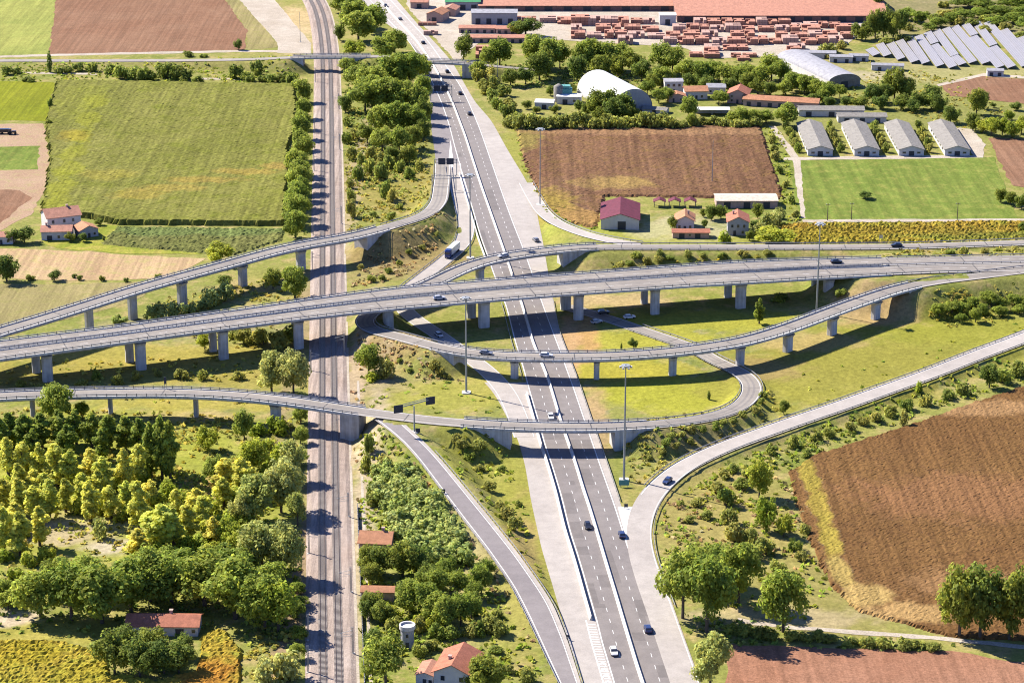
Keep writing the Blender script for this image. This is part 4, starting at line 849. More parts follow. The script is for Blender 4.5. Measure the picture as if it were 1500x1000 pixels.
# barrel halls
def barrel(name, label, pf, pb, r, hs, wall, roof, ends=None, ex=1.0):
    a = P(*pf); c = P(*pb); d = c - a; L = float(np.hypot(d[0], d[1])); t = thing(name, label, 'hall', a, math.atan2(d[1], d[0]) - math.pi / 2)
    n = 18; arc = [(-r * math.cos(math.pi * k / n), hs + r * ex * math.sin(math.pi * k / n)) for k in range(n + 1)]
    rows = [0, L / 3, 2 * L / 3, L]; V = [(x, y, z) for y in rows for x, z in arc]; m = n + 1
    mesh_obj('roof', V, [(j * m + k, j * m + k + 1, (j + 1) * m + k + 1, (j + 1) * m + k) for j in range(3) for k in range(n)], roof, t, True)
    for y in (.15, L - .15):
        V = [(x * .985, y, z * .99) for x, z in arc] + [(r * .985, y, -.2), (-r * .985, y, -.2)]; mesh_obj('end_wall', V, [tuple(range(len(V)))], ends or wall, t)
    for sg in (-1, 1): MB().box(sg * r - .1, sg * r + .1, .2, L - .2, -.2, hs).obj('side_wall', wall, t)
    MB().box(-2, 2, 0, .1, -.1, 3.6).obj('door', 'door_dark', t); return t
barrel('storage_hall', 'long pale steel hall with low curved roof near the brick yard', (1237, 129), (1160, 92), 9.5, 4.2, 'wall_white', 'roof_steel', 'roof_grey', .38)
barrel('tent_hall', 'big white membrane hall with tall arched roof behind the dark trees', (927, 163), (873, 134), 11.4, 1.2, 'wall_white', 'membrane', 'wall_grey', .95)
gable('tent_annex', 'low white sloping annex tent at the right foot of the membrane hall', 'tent', 958, 166, 13, 6, 1.8, 1.0, R(-20), 'wall_white', 'roof_grey', 'x', .4, [(0, 0, 2, 1.7)])
gable('shed', 'bright white shed with flat roof left of the teal stack', 'shed', 797, 160, 10, 8, 3.4, .5, R(-6), 'wall_white', 'membrane', 'x', .2, [(0, 0, 2.4, 2.4)])
gable('shed', 'second white shed between the teal stack and the membrane hall', 'shed', 833, 153, 13, 8, 4, .5, R(-6), 'wall_white', 'membrane', 'x', .2, [(-2, 0, 2.6, 2.6)], [(3, 1.4, 1.4, 1)])
b = G(818, 149); t = thing('silo', 'grey round silo standing in front of the teal tarpaulin stack', 'silo', b)
mesh_obj('shell', *lathe([(2.6, 0), (2.6, 8.5), (.5, 9.8), (0, 9.8)]), 'roof_grey', t, True); MB().tube((3, 0, 0), (3, 0, 10), .12).obj('pipe', 'steel', t)
b = G(829, 150); t = thing('hay_stack', 'tall stack under a teal tarpaulin between the white sheds', 'stack', b)
m = MB(); m.box(-3.4, 3.4, 0, 6, 0, 7, .8); m.box(-2.4, 2.4, .8, 5.2, 7, 8.6, .8); m.obj('tarpaulin', 'teal', t); m = MB(); m.box(-3.6, 3.6, -.2, 6.2, 0, .6); m.obj('pallet', 'wall_pink', t)
# small sheds above the poultry houses
for px, py, w, d, h, lab in ((1196, 86, 22, 7, 3.2, 'low grey shed directly right of the steel hall roof'), (1232, 92, 13, 6, 3.2, 'white-roofed shed cluster beyond the steel hall'), (1258, 90, 11, 5, 3, 'small white shed nearest the solar rows'), (1300, 104, 18, 5, 3, 'long pale shed below the solar rows'), (1458, 72 + 40, 9, 6, 3, 'pale hut beside the track under the right-hand solar rows')):
    gable('shed', lab, 'shed', px, py, w, d, h, .8, R(-6), 'wall_white', 'roof_steel', 'x', .3, row(2, -w / 4, w / 4, 0, 2, 2.1))
# brick factory
gable('factory', 'huge salmon-roofed brick factory hall reaching the top edge right of centre', 'factory', 1146, 33, 130, 95, 4.2, 6, 0, 'wall_dark', 'roof_pale', 'x', .8, row(12, -58, 58, 0, 5, 3.4))
gable('factory', 'salmon-roofed factory wing behind the pale grey shed', 'factory', 846, 16.5, 124, 95, 3.4, 6, 0, 'wall_dark', 'roof_pale', 'x', .8, row(10, -55, 55, 0, 5, 2.8))
gable('factory_shed', 'green sheet-roofed factory shed left of the salmon roofs', 'shed', 678, 15, 22, 26, 5, 2, 0, 'wall_grey', 'roof_green', 'x', .4, row(3, -7, 7, 0, 3.4, 3.4))
gable('factory_shed', 'pale grey steel shed in front of the factory wing', 'shed', 724, 36, 28, 12, 7, 1.2, R(-1), 'wall_grey', 'roof_steel', 'x', .4, row(4, -10, 10, 0, 3, 3.6))
gable('drying_shed', 'upper long pink-roofed drying shed below the pale grey shed', 'shed', 699, 49, 22, 9, 3, 1.0, R(-2), 'wall_pink', 'roof_pale', 'x', .4, row(5, -9, 9, 0, 1.8, 2.1))
gable('drying_shed', 'short pink-roofed drying shed continuing the upper long one', 'shed', 741, 50, 12, 9, 3, 1.0, R(-2), 'wall_pink', 'roof_pale', 'x', .4, row(3, -4, 4, 0, 1.8, 2.1))
gable('drying_shed', 'lower long pink-roofed drying shed behind the roadside trees', 'shed', 728, 63, 34, 9, 3, 1.0, R(-1), 'wall_pink', 'roof_pale', 'x', .4, row(7, -14, 14, 0, 1.8, 2.1))
gable('yard_building', 'orange-roofed yard building beside the motorway left of the drying sheds', 'building', 636, 33, 10, 14, 5, 2, R(-18), 'wall_pink', 'roof_orange', 'y', .4, [(0, 0, 3, 3)], [(-3, 1, 1, 1)])
gable('yard_building', 'salmon-roofed building at the top edge by the motorway', 'building', 614, 13, 11, 10, 4, 1.5, R(-4), 'wall_pink', 'roof_pale', 'x', .4, [(0, 0, 3, 3)])
gable('yard_building', 'pinkish narrow building behind the orange-roofed yard building', 'building', 657, 24, 9, 12, 4, 1.5, R(-12), 'wall_pink', 'roof_pale', 'y', .4, [(0, 0, 2.4, 2.6)])
gable('yard_building', 'pale-walled tall store between the brick stacks and the factory', 'building', 978, 37, 10, 8, 6, .8, 0, 'wall_white', 'membrane', 'x', .3, [(0, 0, 3, 3.5)])
def brick_stack_mesh(mat, seed):
    r = random.Random(seed); m = MB()
    for i in range(4):
        for j in range(3):
            h = 1.0 if r.random() < .8 else .74
            for k in range(2):
                if k == 1 and h < 1: continue
                z0 = k * .5; m.box(-.5 + i * .25 + .008, -.25 + i * .25 - .008, j / 3 + .01, (j + 1) / 3 - .01, z0 + .02, z0 + .5 * (1 if k else 1) - .01)
    me = mesh_obj('blocks', m.V, m.F, mat); return me
protos = []
for s_, mt in ((1, 'brick'), (2, 'brick'), (3, 'brick_pale'), (4, 'brick_pale')):
    o = brick_stack_mesh(mt, s_); me = o.data; bpy.data.objects.remove(o); protos.append(me)
pm = MB().box(-.5, .5, 0, 1, -.02, .02).V, MB().box(-.5, .5, 0, 1, -.02, .02).F
BRK = [(836, 18, 864, 38), (861, 20, 886, 38), (885, 20, 906, 38), (906, 20, 922, 40), (924, 24, 942, 36), (942, 24, 960, 36), (836, 39, 862, 47), (862, 39, 880, 48), (880, 40, 898, 50), (920, 38, 940, 50), (937, 38, 950, 50), (960, 38, 978, 50), (978, 38, 995, 48), (864, 48, 880, 55), (880, 50, 900, 60), (920, 48, 955, 66), (960, 48, 990, 60), (1013, 30, 1031, 43), (1035, 30, 1057, 47), (1060, 32, 1086, 47), (1087, 32, 1113, 48), (1113, 40, 1135, 50), (990, 50, 1010, 63), (1015, 48, 1045, 63), (1045, 48, 1068, 66), (1070, 48, 1092, 66), (1093, 48, 1120, 66), (1120, 50, 1149, 70), (1010, 74, 1030, 84), (1032, 66, 1053, 82), (1080, 79, 1099, 90), (1166, 31, 1182, 41), (1182, 31, 1206, 41), (1208, 34, 1226, 50), (1227, 34, 1250, 50), (1155, 40, 1185, 52), (1186, 41, 1210, 54), (1150, 51, 1172, 65), (1173, 51, 1188, 64), (1189, 53, 1206, 63), (1153, 65, 1173, 78), (790, 20, 815, 34), (816, 21, 837, 36), (612, 32, 640, 38), (620, 43, 642, 52), (732, 26, 749, 36), (696, 62, 716, 86), (1138, 40, 1153, 48), (1135, 31, 1150, 39), (866, 56, 880, 62), (905, 56, 919, 64), (940, 68, 958, 76), (836, 50, 860, 60), (756, 22, 786, 32)]
rb = random.Random(4); BRK = [q for q in BRK if q[0] < 830 or q[3] > 76 or q[3] < 41 and q[0] < 945]
for yb, xa, xz, hp in ((38, 946, 968, 14), (38, 996, 1160, 13), (42, 1160, 1252, 12), (48, 836, 1252, 14), (57, 836, 1250, 14), (66, 905, 1236, 15), (75, 1008, 1190, 13), (85, 1012, 1110, 10)):
    x = xa
    while x < xz - 8:
        w_ = rb.uniform(13, 27)
        if rb.random() > (.12 if yb < 70 else .4): BRK.append((x, yb - hp * rb.uniform(.85, 1.2), min(x + w_, xz), yb + rb.uniform(-.8, .8)))
        x += w_ + rb.choice((.8, 1.2, 1.5, 4))
for k, (x0, y0, x1, y1) in enumerate(BRK):
    b = P((x0 + x1) / 2, y1); s = scale_at(y1); w = (x1 - x0) / s - .3; hpx = y1 - y0; h = min(max(hpx * .6, 6) / (s * .945), 7.0) * rb.uniform(.7, 1.0); dpx = hpx - h * s * .945
    d = max(3.0, dpx / (s * .33))
    t = thing('brick_stack', 'block of stacked terracotta bricks in the pale factory yard', 'brick stack', b, 0, 'brick stacks in the factory yard')
    c = bpy.data.objects.new('blocks', protos[k * 7 % 4 if k % 3 else k % 2]); COL.objects.link(c); c.parent = t; c.scale = (w, min(d, 26), h)
# solar rows
SOL = [((1269, 71), (1282, 79)), ((1284, 64), (1298, 80)), ((1299, 62), (1318, 85)), ((1313, 59), (1338, 89)), ((1327, 55), (1354, 91)), ((1341, 52), (1375, 95)), ((1354, 47), (1367, 62)), ((1364, 65), (1394, 97)), ((1367, 44), (1396, 80)), ((1393, 82), (1408, 93)), ((1381, 41), (1423, 90)), ((1394, 38), (1442, 91)), ((1409, 34), (1425, 50)), ((1421, 53), (1463, 97)), ((1424, 31), (1453, 65)), ((1450, 68), (1480, 97)), ((1442, 32), (1500, 95)), ((1466, 43), (1520, 101)), ((1491, 54), (1540, 106)), ((1512, 60), (1560, 110))]
for k, (a, b) in enumerate(SOL):
    A = P(a[0] + 4, a[1] + 4); B = P(b[0] + 2, b[1] + 5); d = B - A; L = float(np.hypot(d[0], d[1])); yaw = math.atan2(d[1], d[0])
    t = thing('solar_row', 'pale tilted solar panel row in the slanting array on the hillside', 'solar panels', A, yaw, 'rows of the solar array at upper right')
    w = 4.9; tl = R(20); hgt = 1.5
    c, s = math.cos(tl) * w / 2, math.sin(tl) * w / 2
    # local x along the row, local y across; the sunny (left) side is lower
    V = [(x, y * c, hgt + y * s + dz) for x in (0, L) for y in (-1, 1) for dz in (0, .12)]
    mesh_obj('panel', V, [(1, 5, 7, 3), (0, 2, 6, 4), (0, 1, 3, 2), (4, 6, 7, 5), (0, 4, 5, 1), (2, 3, 7, 6)], 'solar', t)
    m = MB()
    for x in np.arange(1.0, L, 5): m.box(x - .1, x + .1, -c * .7, -c * .7 + .2, 0, hgt - s * .72); m.box(x - .1, x + .1, c * .7 - .2, c * .7, 0, hgt + s * .66)
    m.obj('post', 'steel_dark', t)

# ------------------------------------------------------------------ masts and signs
def high_mast(px, py, h, label, ring=True, r=.42):
    b = G(px, py); t = thing('lighting_mast', label, 'lighting mast', b)
    MB().tube((0, 0, 0), (0, 0, h), r, r * .45, 10).obj('pole', 'mast', t)
    q = 1.6 if ring else .5; MB().box(-q, q, -q, q, -.3, .35, q * .2).obj('footing', 'concrete_white', t)
    if ring:
        m = MB(); m.V, m.F = lathe([(.3, h - .5), (1.5, h - .4), (1.5, h + .1), (.3, h + .2)], 12); m.obj('ring', 'mast', t)
        for k in range(6):
            a = math.pi * k / 3; m = MB(); x, y = 1.75 * math.cos(a), 1.75 * math.sin(a); m.box(x - .35, x + .35, y - .35, y + .35, h - .75, h - .15, .1); m.obj('floodlight', 'concrete_white', t)
    return t
high_mast(914, 703, 40.5, 'tallest nearest high lighting mast between the loop and the long slip road')
high_mast(683, 575, 36.5, 'high lighting mast on the lawn left of the motorway below the viaduct')
high_mast(1196, 457, 37, 'high lighting mast behind the right part of the curved flyover')
high_mast(791, 300, 36, 'slim high mast at the corner of the dry field beside the lane', r=.3)
high_mast(689, 378, 37, 'high lighting mast beside the motorway just beyond the ramp bridge')
high_mast(1043, 268, 21, 'thin grey pole standing in the middle of the dry field', False, .22)
high_mast(874, 168, 12, 'pale pole in front of the white membrane hall', False, .22)
high_mast(729, 122, 14, 'pale pole among the trees beside the distant overbridge', False, .25)
high_mast(440, 62, 18, 'thin lattice-like pole on the pale yard beside the distant railway bend', False, .18)
def wood_pole(px, py, h, label):
    b = G(px, py); t = thing('utility_pole', label, 'utility pole', b); MB().tube((0, 0, -.2), (0, 0, h), .2, .14).obj('pole', 'bark', t)
    m = MB(); m.box(-1, 1, -.07, .07, h - .7, h - .5); m.obj('crossarm', 'bark', t)
    for x in (-.8, 0, .8): MB().box(x - .09, x + .09, -.09, .09, h - .5, h - .2).obj('insulator', 'concrete_white', t)
wood_pole(1212, 323, 8, 'left wooden utility pole at the lower edge of the green meadow')
wood_pole(1247, 322, 8, 'right wooden utility pole at the lower edge of the green meadow')
wood_pole(1402, 322, 8, 'wooden utility pole far right along the meadow path')
def sign_panel(m, x, z, w, h, y=0): m.box(x - w / 2, x + w / 2, y - .1, y + .1, z - h / 2, z + h / 2, 0)
i = LF.near(608, 612); 
b = G(607, 633); t = thing('butterfly_sign', 'grey butterfly sign post with two dark panels at the ramp fork', 'road sign', b)
MB().tube((0, 0, 0), (0, 0, 9.6), .28, .22).obj('pole', 'mast', t)
a0 = P(580, 598, b[2] + 9.2) - b; a1 = P(634, 584, b[2] + 9.2) - b; dv = (a1 - a0) / np.linalg.norm(a1 - a0)
m = MB(); m.tube(a0, a1, .2); m.tube(a0 + np.array((0, 0, .7)), a1 + np.array((0, 0, .7)), .14); m.obj('arm', 'mast', t)
for e, sg in ((a0, 1), (a1, -1)):
    m = MB(); yaw = math.atan2(dv[1], dv[0]); c_, s_ = math.cos(yaw * .6), math.sin(yaw * .6); w = 3.3; cc = e + dv * sg * 1.0
    m.V = [(cc[0] + c_ * x + s_ * y, cc[1] + s_ * x - c_ * y - .35, cc[2] - .3 + z) for y in (-.08, .08) for x, z in ((-w / 2, -1.4), (w / 2, -1.4), (w / 2, 1.4), (-w / 2, 1.4))]
    m.F = [(0, 1, 2, 3), (7, 6, 5, 4), (0, 4, 5, 1), (1, 5, 6, 2), (2, 6, 7, 3), (3, 7, 4, 0)]; m.obj('panel', 'sign_back', t)
m = MB(); m.box(-1.2, 1.2, -1.2, 1.2, -.3, .3, .2); m.obj('footing', 'concrete', t)
def gantry(pl, pr, zs, panels, label):
    A = P(*pl); B = P(*pr); t = thing('sign_gantry', label, 'sign gantry', A); d = B - A
    for q in (np.zeros(3), d): MB().tube(q, q + np.array((0, 0, zs + 1.2)), .22, .2).obj('post', 'mast', t)
    m = MB(); m.tube((0, 0, zs + .9), d + np.array((0, 0, zs + .9)), .16); m.tube((0, 0, zs - .6), d + np.array((0, 0, zs - .6)), .14)
    for k in range(9): f = k / 9; m.tube(d * f + np.array((0, 0, zs - .6)), d * (f + 1 / 9) + np.array((0, 0, zs + .9)), .06, n=5)
    m.obj('truss', 'mast', t)
    for px in panels:
        q = P(px, pl[1]) - A; m = MB(); m.box(q[0] - 1.75, q[0] + 1.75, q[1] - .5, q[1] - .3, zs - 1.5, zs + 1.6); m.obj('panel', 'sign_back', t)
gantry((631, 148), (662, 148), 7.0, (640.5, 651.5), 'distant overhead gantry with two dark panels beyond the tree shadow')
gantry((637, 257), (669, 257), 7.0, (647.5, 659.5), 'nearer overhead gantry with two dark panels where the slip lanes fork')
gantry((633, 279), (668, 279), 6.4, (), 'bare pale gantry frame over the slip lanes just before the fork')
def small_sign(px, py, label, w=2.2, h=1.4, z=1.7, mat='sign_back', rz=0):
    b = G(px, py); t = thing('road_sign', label, 'road sign', b, rz); m = MB(); m.tube((-w * .35, 0, 0), (-w * .35, 0, z + h / 2), .1); m.tube((w * .35, 0, 0), (w * .35, 0, z + h / 2), .06); m.obj('post', 'mast', t)
    m = MB(); m.box(-w / 2, w / 2, -.1, -.04, z - h / 2, z + h / 2); m.obj('panel', mat, t)
small_sign(914, 713, 'teal-backed direction sign on the grass beside the tall mast', 3.4, 1.9, 1.6, 'teal')
small_sign(917, 745, 'small dark sign in the painted gore of the merging slip road', 1.2, 1.2, 1.2)
small_sign(650, 723, 'black marker on the left edge of the descending ramp', 1.0, 1.4, 1.0)
small_sign(832, 937, 'dark marker where the descending ramp meets the disused lane', .9, 1.4, 1.0)
small_sign(656, 284, 'dark sign at the nose between the climbing ramp and the truck slip road', 1.4, 1.5, 1.4)
small_sign(1290, 357, 'pale sign post on the shoulder of the upper right ramp', 1.6, 1.4, 3.2, 'concrete_white')
small_sign(612, 634, 'round dark drum sign at the foot of the butterfly sign post', 1.6, 1.5, 1.0)
q, a = LF.at(237, 575, 3.9); small_sign(237, 575, 'dark upright sign on the parapet of the flyover over the poplar wood', .9, 2.6, 3.2)
o = bpy.data.objects['road_sign.007'] if 'road_sign.007' in bpy.data.objects else None
if o: o.location = tuple(q); o.rotation_euler = (0, 0, a)

# ------------------------------------------------------------------ vehicles
def car_proto():
    t = thing('car', 'car', 'car')
    st = [(-2.25, .55, .80, .78), (-2.2, .35, .95, .86), (-1.5, .28, 1.0, .92), (0, .26, 1.0, .94), (1.2, .28, .98, .93), (2.0, .34, .86, .86), (2.28, .5, .74, .74)]
    V = []; 
    for x, z0, z1, w in st: V += [(x, -w * .9, z0), (x, w * .9, z0), (x, w, (z0 + z1) / 2), (x, w * .94, z1), (x, -w * .94, z1), (x, -w, (z0 + z1) / 2)]
    Fc = [(i * 6 + j, i * 6 + (j + 1) % 6, (i + 1) * 6 + (j + 1) % 6, (i + 1) * 6 + j) for i in range(6) for j in range(6)] + [(5, 4, 3, 2, 1, 0), tuple(range(36, 42))]
    mesh_obj('body', V, Fc, 'car_white', t)
    def loft(b0, b1, t0, t1, wb, wt, z0, z1):
        V = [(b0, -wb, z0), (b1, -wb, z0), (b1, wb, z0), (b0, wb, z0), (t0, -wt, z1), (t1, -wt, z1), (t1, wt, z1), (t0, wt, z1)]
        return V, [(3, 2, 1, 0), (4, 5, 6, 7), (0, 1, 5, 4), (1, 2, 6, 5), (2, 3, 7, 6), (3, 0, 4, 7)]
    mesh_obj('window', *loft(-2.0, 1.15, -1.5, .35, .84, .70, .96, 1.42), 'glass_dark', t)
    mesh_obj('roof', *loft(-1.55, .42, -1.35, .25, .72, .64, 1.40, 1.52), 'car_white', t)
    for x in (-1.4, 1.4):
        for y in (-.82, .82): m = MB(); m.tube((x, y - .11, .33), (x, y + .11, .33), .34, n=12); m.obj('wheel', 'tyre', t)
    for y in (-.6, .6): MB().box(2.2, 2.31, y - .17, y + .17, .58, .72).obj('headlight', 'concrete_white', t)
    for y in (-.6, .6): MB().box(-2.27, -2.2, y - .17, y + .17, .68, .84).obj('tail_light', 'car_red', t)
    return t
CAR = car_proto(); used_car = [False]
def car(pos, yaw, paint, label, k=1.08):
    mats = {'body': 'car_' + paint, 'roof': 'car_' + paint}
    if not used_car[0]:
        used_car[0] = True; CAR.location = tuple(pos); CAR.rotation_euler = (0, 0, yaw); CAR.scale = (k, k, k); CAR['label'] = label
        for c in CAR.children:
            if c.name.split('.')[0] in mats: c.material_slots[0].link = 'OBJECT'; c.material_slots[0].material = M[mats[c.name.split('.')[0]]]
        return CAR
    return copy_thing(CAR, pos, yaw, (k, k, k), label, mats=mats)
def mcar(px, py, paint, label, flip=False):
    p = P(px, py, .1); q = P(px + (ML(py - 20) - ML(py)), py - 20, .1); car(p, math.atan2(q[1] - p[1], q[0] - p[0]) + (math.pi if flip else 0), paint, label)
mcar(899, 956, 'white', 'white car on the left carriageway near the bottom edge', True)
mcar(949, 923, 'blue', 'dark blue car on the right carriageway beside the guard rail of the big oaks')
mcar(861, 772, 'black', 'dark car on the left carriageway halfway down from the nearest bridge', True)
mcar(911, 785, 'blue', 'dark blue car passing the merge of the right-hand slip road')
mcar(807, 612, 'white', 'white car about to pass under the nearest ramp bridge', True)
mcar(688, 168, 'black', 'dark car on the far motorway beyond the membrane hall lawn')
mcar(655, 106, 'black', 'dark car just emerging from under the distant overbridge')
mcar(674, 138, 'black', 'dark car beside the distant gantry', False)
mcar(620, 64, 'black', 'dark car on the pale distant motorway beyond the overbridge')
mcar(586, 29, 'grey', 'grey car on the pale distant motorway near the orange yard building')
mcar(565, 10, 'black', 'dark car on the pale motorway at the top edge', True)
def pcar(path, px, py, off, paint, label, flip=False):
    q, a = path.at(px, py, off); q[2] += .08; car(q, a + (math.pi if flip else 0), paint, label)
pcar(SR, 973, 711, 1.2, 'blue', 'dark blue car on the bend of the long right-hand slip road')
pcar(VN, 645, 443, .5, 'silver', 'silver car on the near viaduct carriageway left of the motorway')
pcar(VF, 1223, 388, 0, 'black', 'dark car on the viaduct at right behind the high mast')
pcar(RR, 1312, 363, 0, 'black', 'dark car on the upper right ramp beside the vineyard')
pcar(RR, 800, 521, 0, 'white', 'white car on the curved flyover above the motorway')
pcar(RR, 718, 518, .2, 'grey', 'grey car on the curved flyover left of the motorway')
pcar(TR, 643, 491, -.5, 'white', 'white car on the slip road in the viaduct shadow')
pcar(BR, 785, 352, 0, 'grey', 'spare')
o = [x for x in bpy.data.objects if x.get('label') == 'spare'][0]; q = P(785, 353, .1); o.location = tuple(q); o.rotation_euler = (0, 0, math.pi / 2 + .3); o['label'] = 'grey car on the pale shoulder where the ramp bridge begins'
pcar(RR, 737, 377, 0, 'silver', 'silver car crossing the motorway on the ramp bridge beyond the viaduct')
car(P(874, 473, .08), .5, 'silver', 'silver car parked left in the viaduct shadow on the loop ramp'); car(P(922, 466, .08), .3, 'white', 'white car parked beside the piers where the loop road begins')
car(P(884, 459, .08), .2, 'black', 'dark car parked deepest in the viaduct shadow by the piers')
# truck
def truck(pos, yaw, label):
    t = thing('truck', label, 'truck', pos, yaw)
    m = MB(); m.box(4.4, 6.6, -1.25, 1.25, .6, 3.3, .25); m.box(4.5, 6.0, -1.2, 1.2, 3.3, 3.8, .3); m.obj('cab', 'car_cabblue', t)
    MB().box(6.55, 6.64, -1.1, 1.1, 1.9, 3.0).obj('windscreen', 'glass_dark', t)
    m = MB(); m.box(-7.2, 4.0, -1.25, 1.25, 1.1, 3.95, .08); m.obj('trailer', 'car_white', t)
    m = MB(); m.box(-7.0, 6.4, -.5, .5, .6, 1.05); m.obj('chassis', 'tyre', t)
    for x in (-6, -4.7, -3.4, 3.0, 5.6):
        for y in (-1.05, 1.05): m = MB(); m.tube((x, y - .16, .5), (x, y + .16, .5), .5, n=12); m.obj('wheel', 'tyre', t)
    for y in (-.9, .9): MB().box(6.6, 6.66, y - .2, y + .2, .9, 1.15).obj('headlight', 'concrete_white', t)
q, a = TR.at(661, 374, .2); q[2] += .03; truck(q, a, 'white truck with blue cab on the bend of the slip road beyond the viaduct')
# tractors on the dirt patch
def tractor(px, py, yaw, label):
    t = thing('tractor', label, 'tractor', G(px, py), yaw)
    m = MB(); m.box(.2, 2.4, -.5, .5, .9, 1.9, .15); m.box(-1.6, .3, -.75, .75, .8, 1.5, .1); m.obj('body', 'car_black', t); m = MB(); m.box(-1.4, .1, -.75, .75, 1.5, 2.9, .15); m.obj('cab', 'glass_dark', t)
    for x, r in ((-1, .95), (1.9, .55)):
        for y in (-.95, .95): m = MB(); m.tube((x, y - .25, r), (x, y + .25, r), r, n=14); m.obj('wheel', 'tyre', t)
tractor(17, 197, .1, 'dark tractor at the right end of the machines on the bare earth')
b = G(5, 196); t = thing('farm_trailer', 'long dark farm trailer beside the tractor on the bare earth', 'trailer', b, .05)
m = MB(); m.box(-3.6, 3, -1.1, 1.1, .9, 2.6, .1); m.obj('load_box', 'car_black', t); m = MB(); m.tube((3, 0, .8), (4.6, 0, .6), .1); m.obj('drawbar', 'steel_dark', t)
for x in (-2, -.6):
    for y in (-.95, .95): m = MB(); m.tube((x, y - .16, .5), (x, y + .16, .5), .5, n=12); m.obj('wheel', 'tyre', t)

# ------------------------------------------------------------------ vegetation prototypes
def leaves(centres, radii, n, size, r, zsq=1.0, inner=.2):
    L = len(centres); pick = r.choice(L, n, p=np.array(radii) ** 2 / (np.array(radii) ** 2).sum())
    d = r.normal(size=(n, 3)); d /= np.linalg.norm(d, axis=1)[:, None]
    rad = np.where(r.random(n) < inner, r.random(n) ** .5 * .8, r.uniform(.8, 1.12, n))
    c = np.array(centres)[pick] + d * (np.array(radii)[pick] * rad)[:, None] * np.array((1, 1, zsq))
    nrm = d * np.array((1, 1, .8)) + np.array((0, 0, .6)) + r.normal(size=(n, 3)) * .45; nrm /= np.linalg.norm(nrm, axis=1)[:, None]
    a = np.cross(nrm, r.normal(size=(n, 3))); a /= np.linalg.norm(a, axis=1)[:, None]; b = np.cross(nrm, a)
    s = size * r.uniform(.55, 1.3, n)[:, None]; k = r.uniform(.55, 1.0, n)[:, None]
    V = np.stack((c - a * s - b * s * k * .6, c + a * s * .3 - b * s * k, c + a * s + b * s * k * .5, c - a * s * .4 + b * s * k), 1)
    lob = r.uniform(.72, 1.28, L)[pick]; lf = r.uniform(.72, 1.3, n) * lob; hue = r.uniform(-.12, .12, n) + .10 * (lob - 1)
    col = np.stack((lf * (1 + hue), lf, lf * (1 - hue * 1.5), np.ones(n)), 1)
    return V.reshape(-1, 3), np.repeat(col, 4, 0)
def crown_mesh(name, V, C, mat):
    n = len(V) // 4; me = bpy.data.meshes.new(name)
    me.vertices.add(len(V)); me.vertices.foreach_set('co', V.astype(np.float32).ravel()); me.loops.add(len(V)); me.loops.foreach_set('vertex_index', np.arange(len(V), dtype=np.int32))
    me.polygons.add(n); me.polygons.foreach_set('loop_start', np.arange(0, len(V), 4, dtype=np.int32)); me.update(calc_edges=True)
    a = me.color_attributes.new('Col', 'FLOAT_COLOR', 'POINT'); a.data.foreach_set('color', C.astype(np.float32).ravel()); me.materials.append(M[mat]); return me
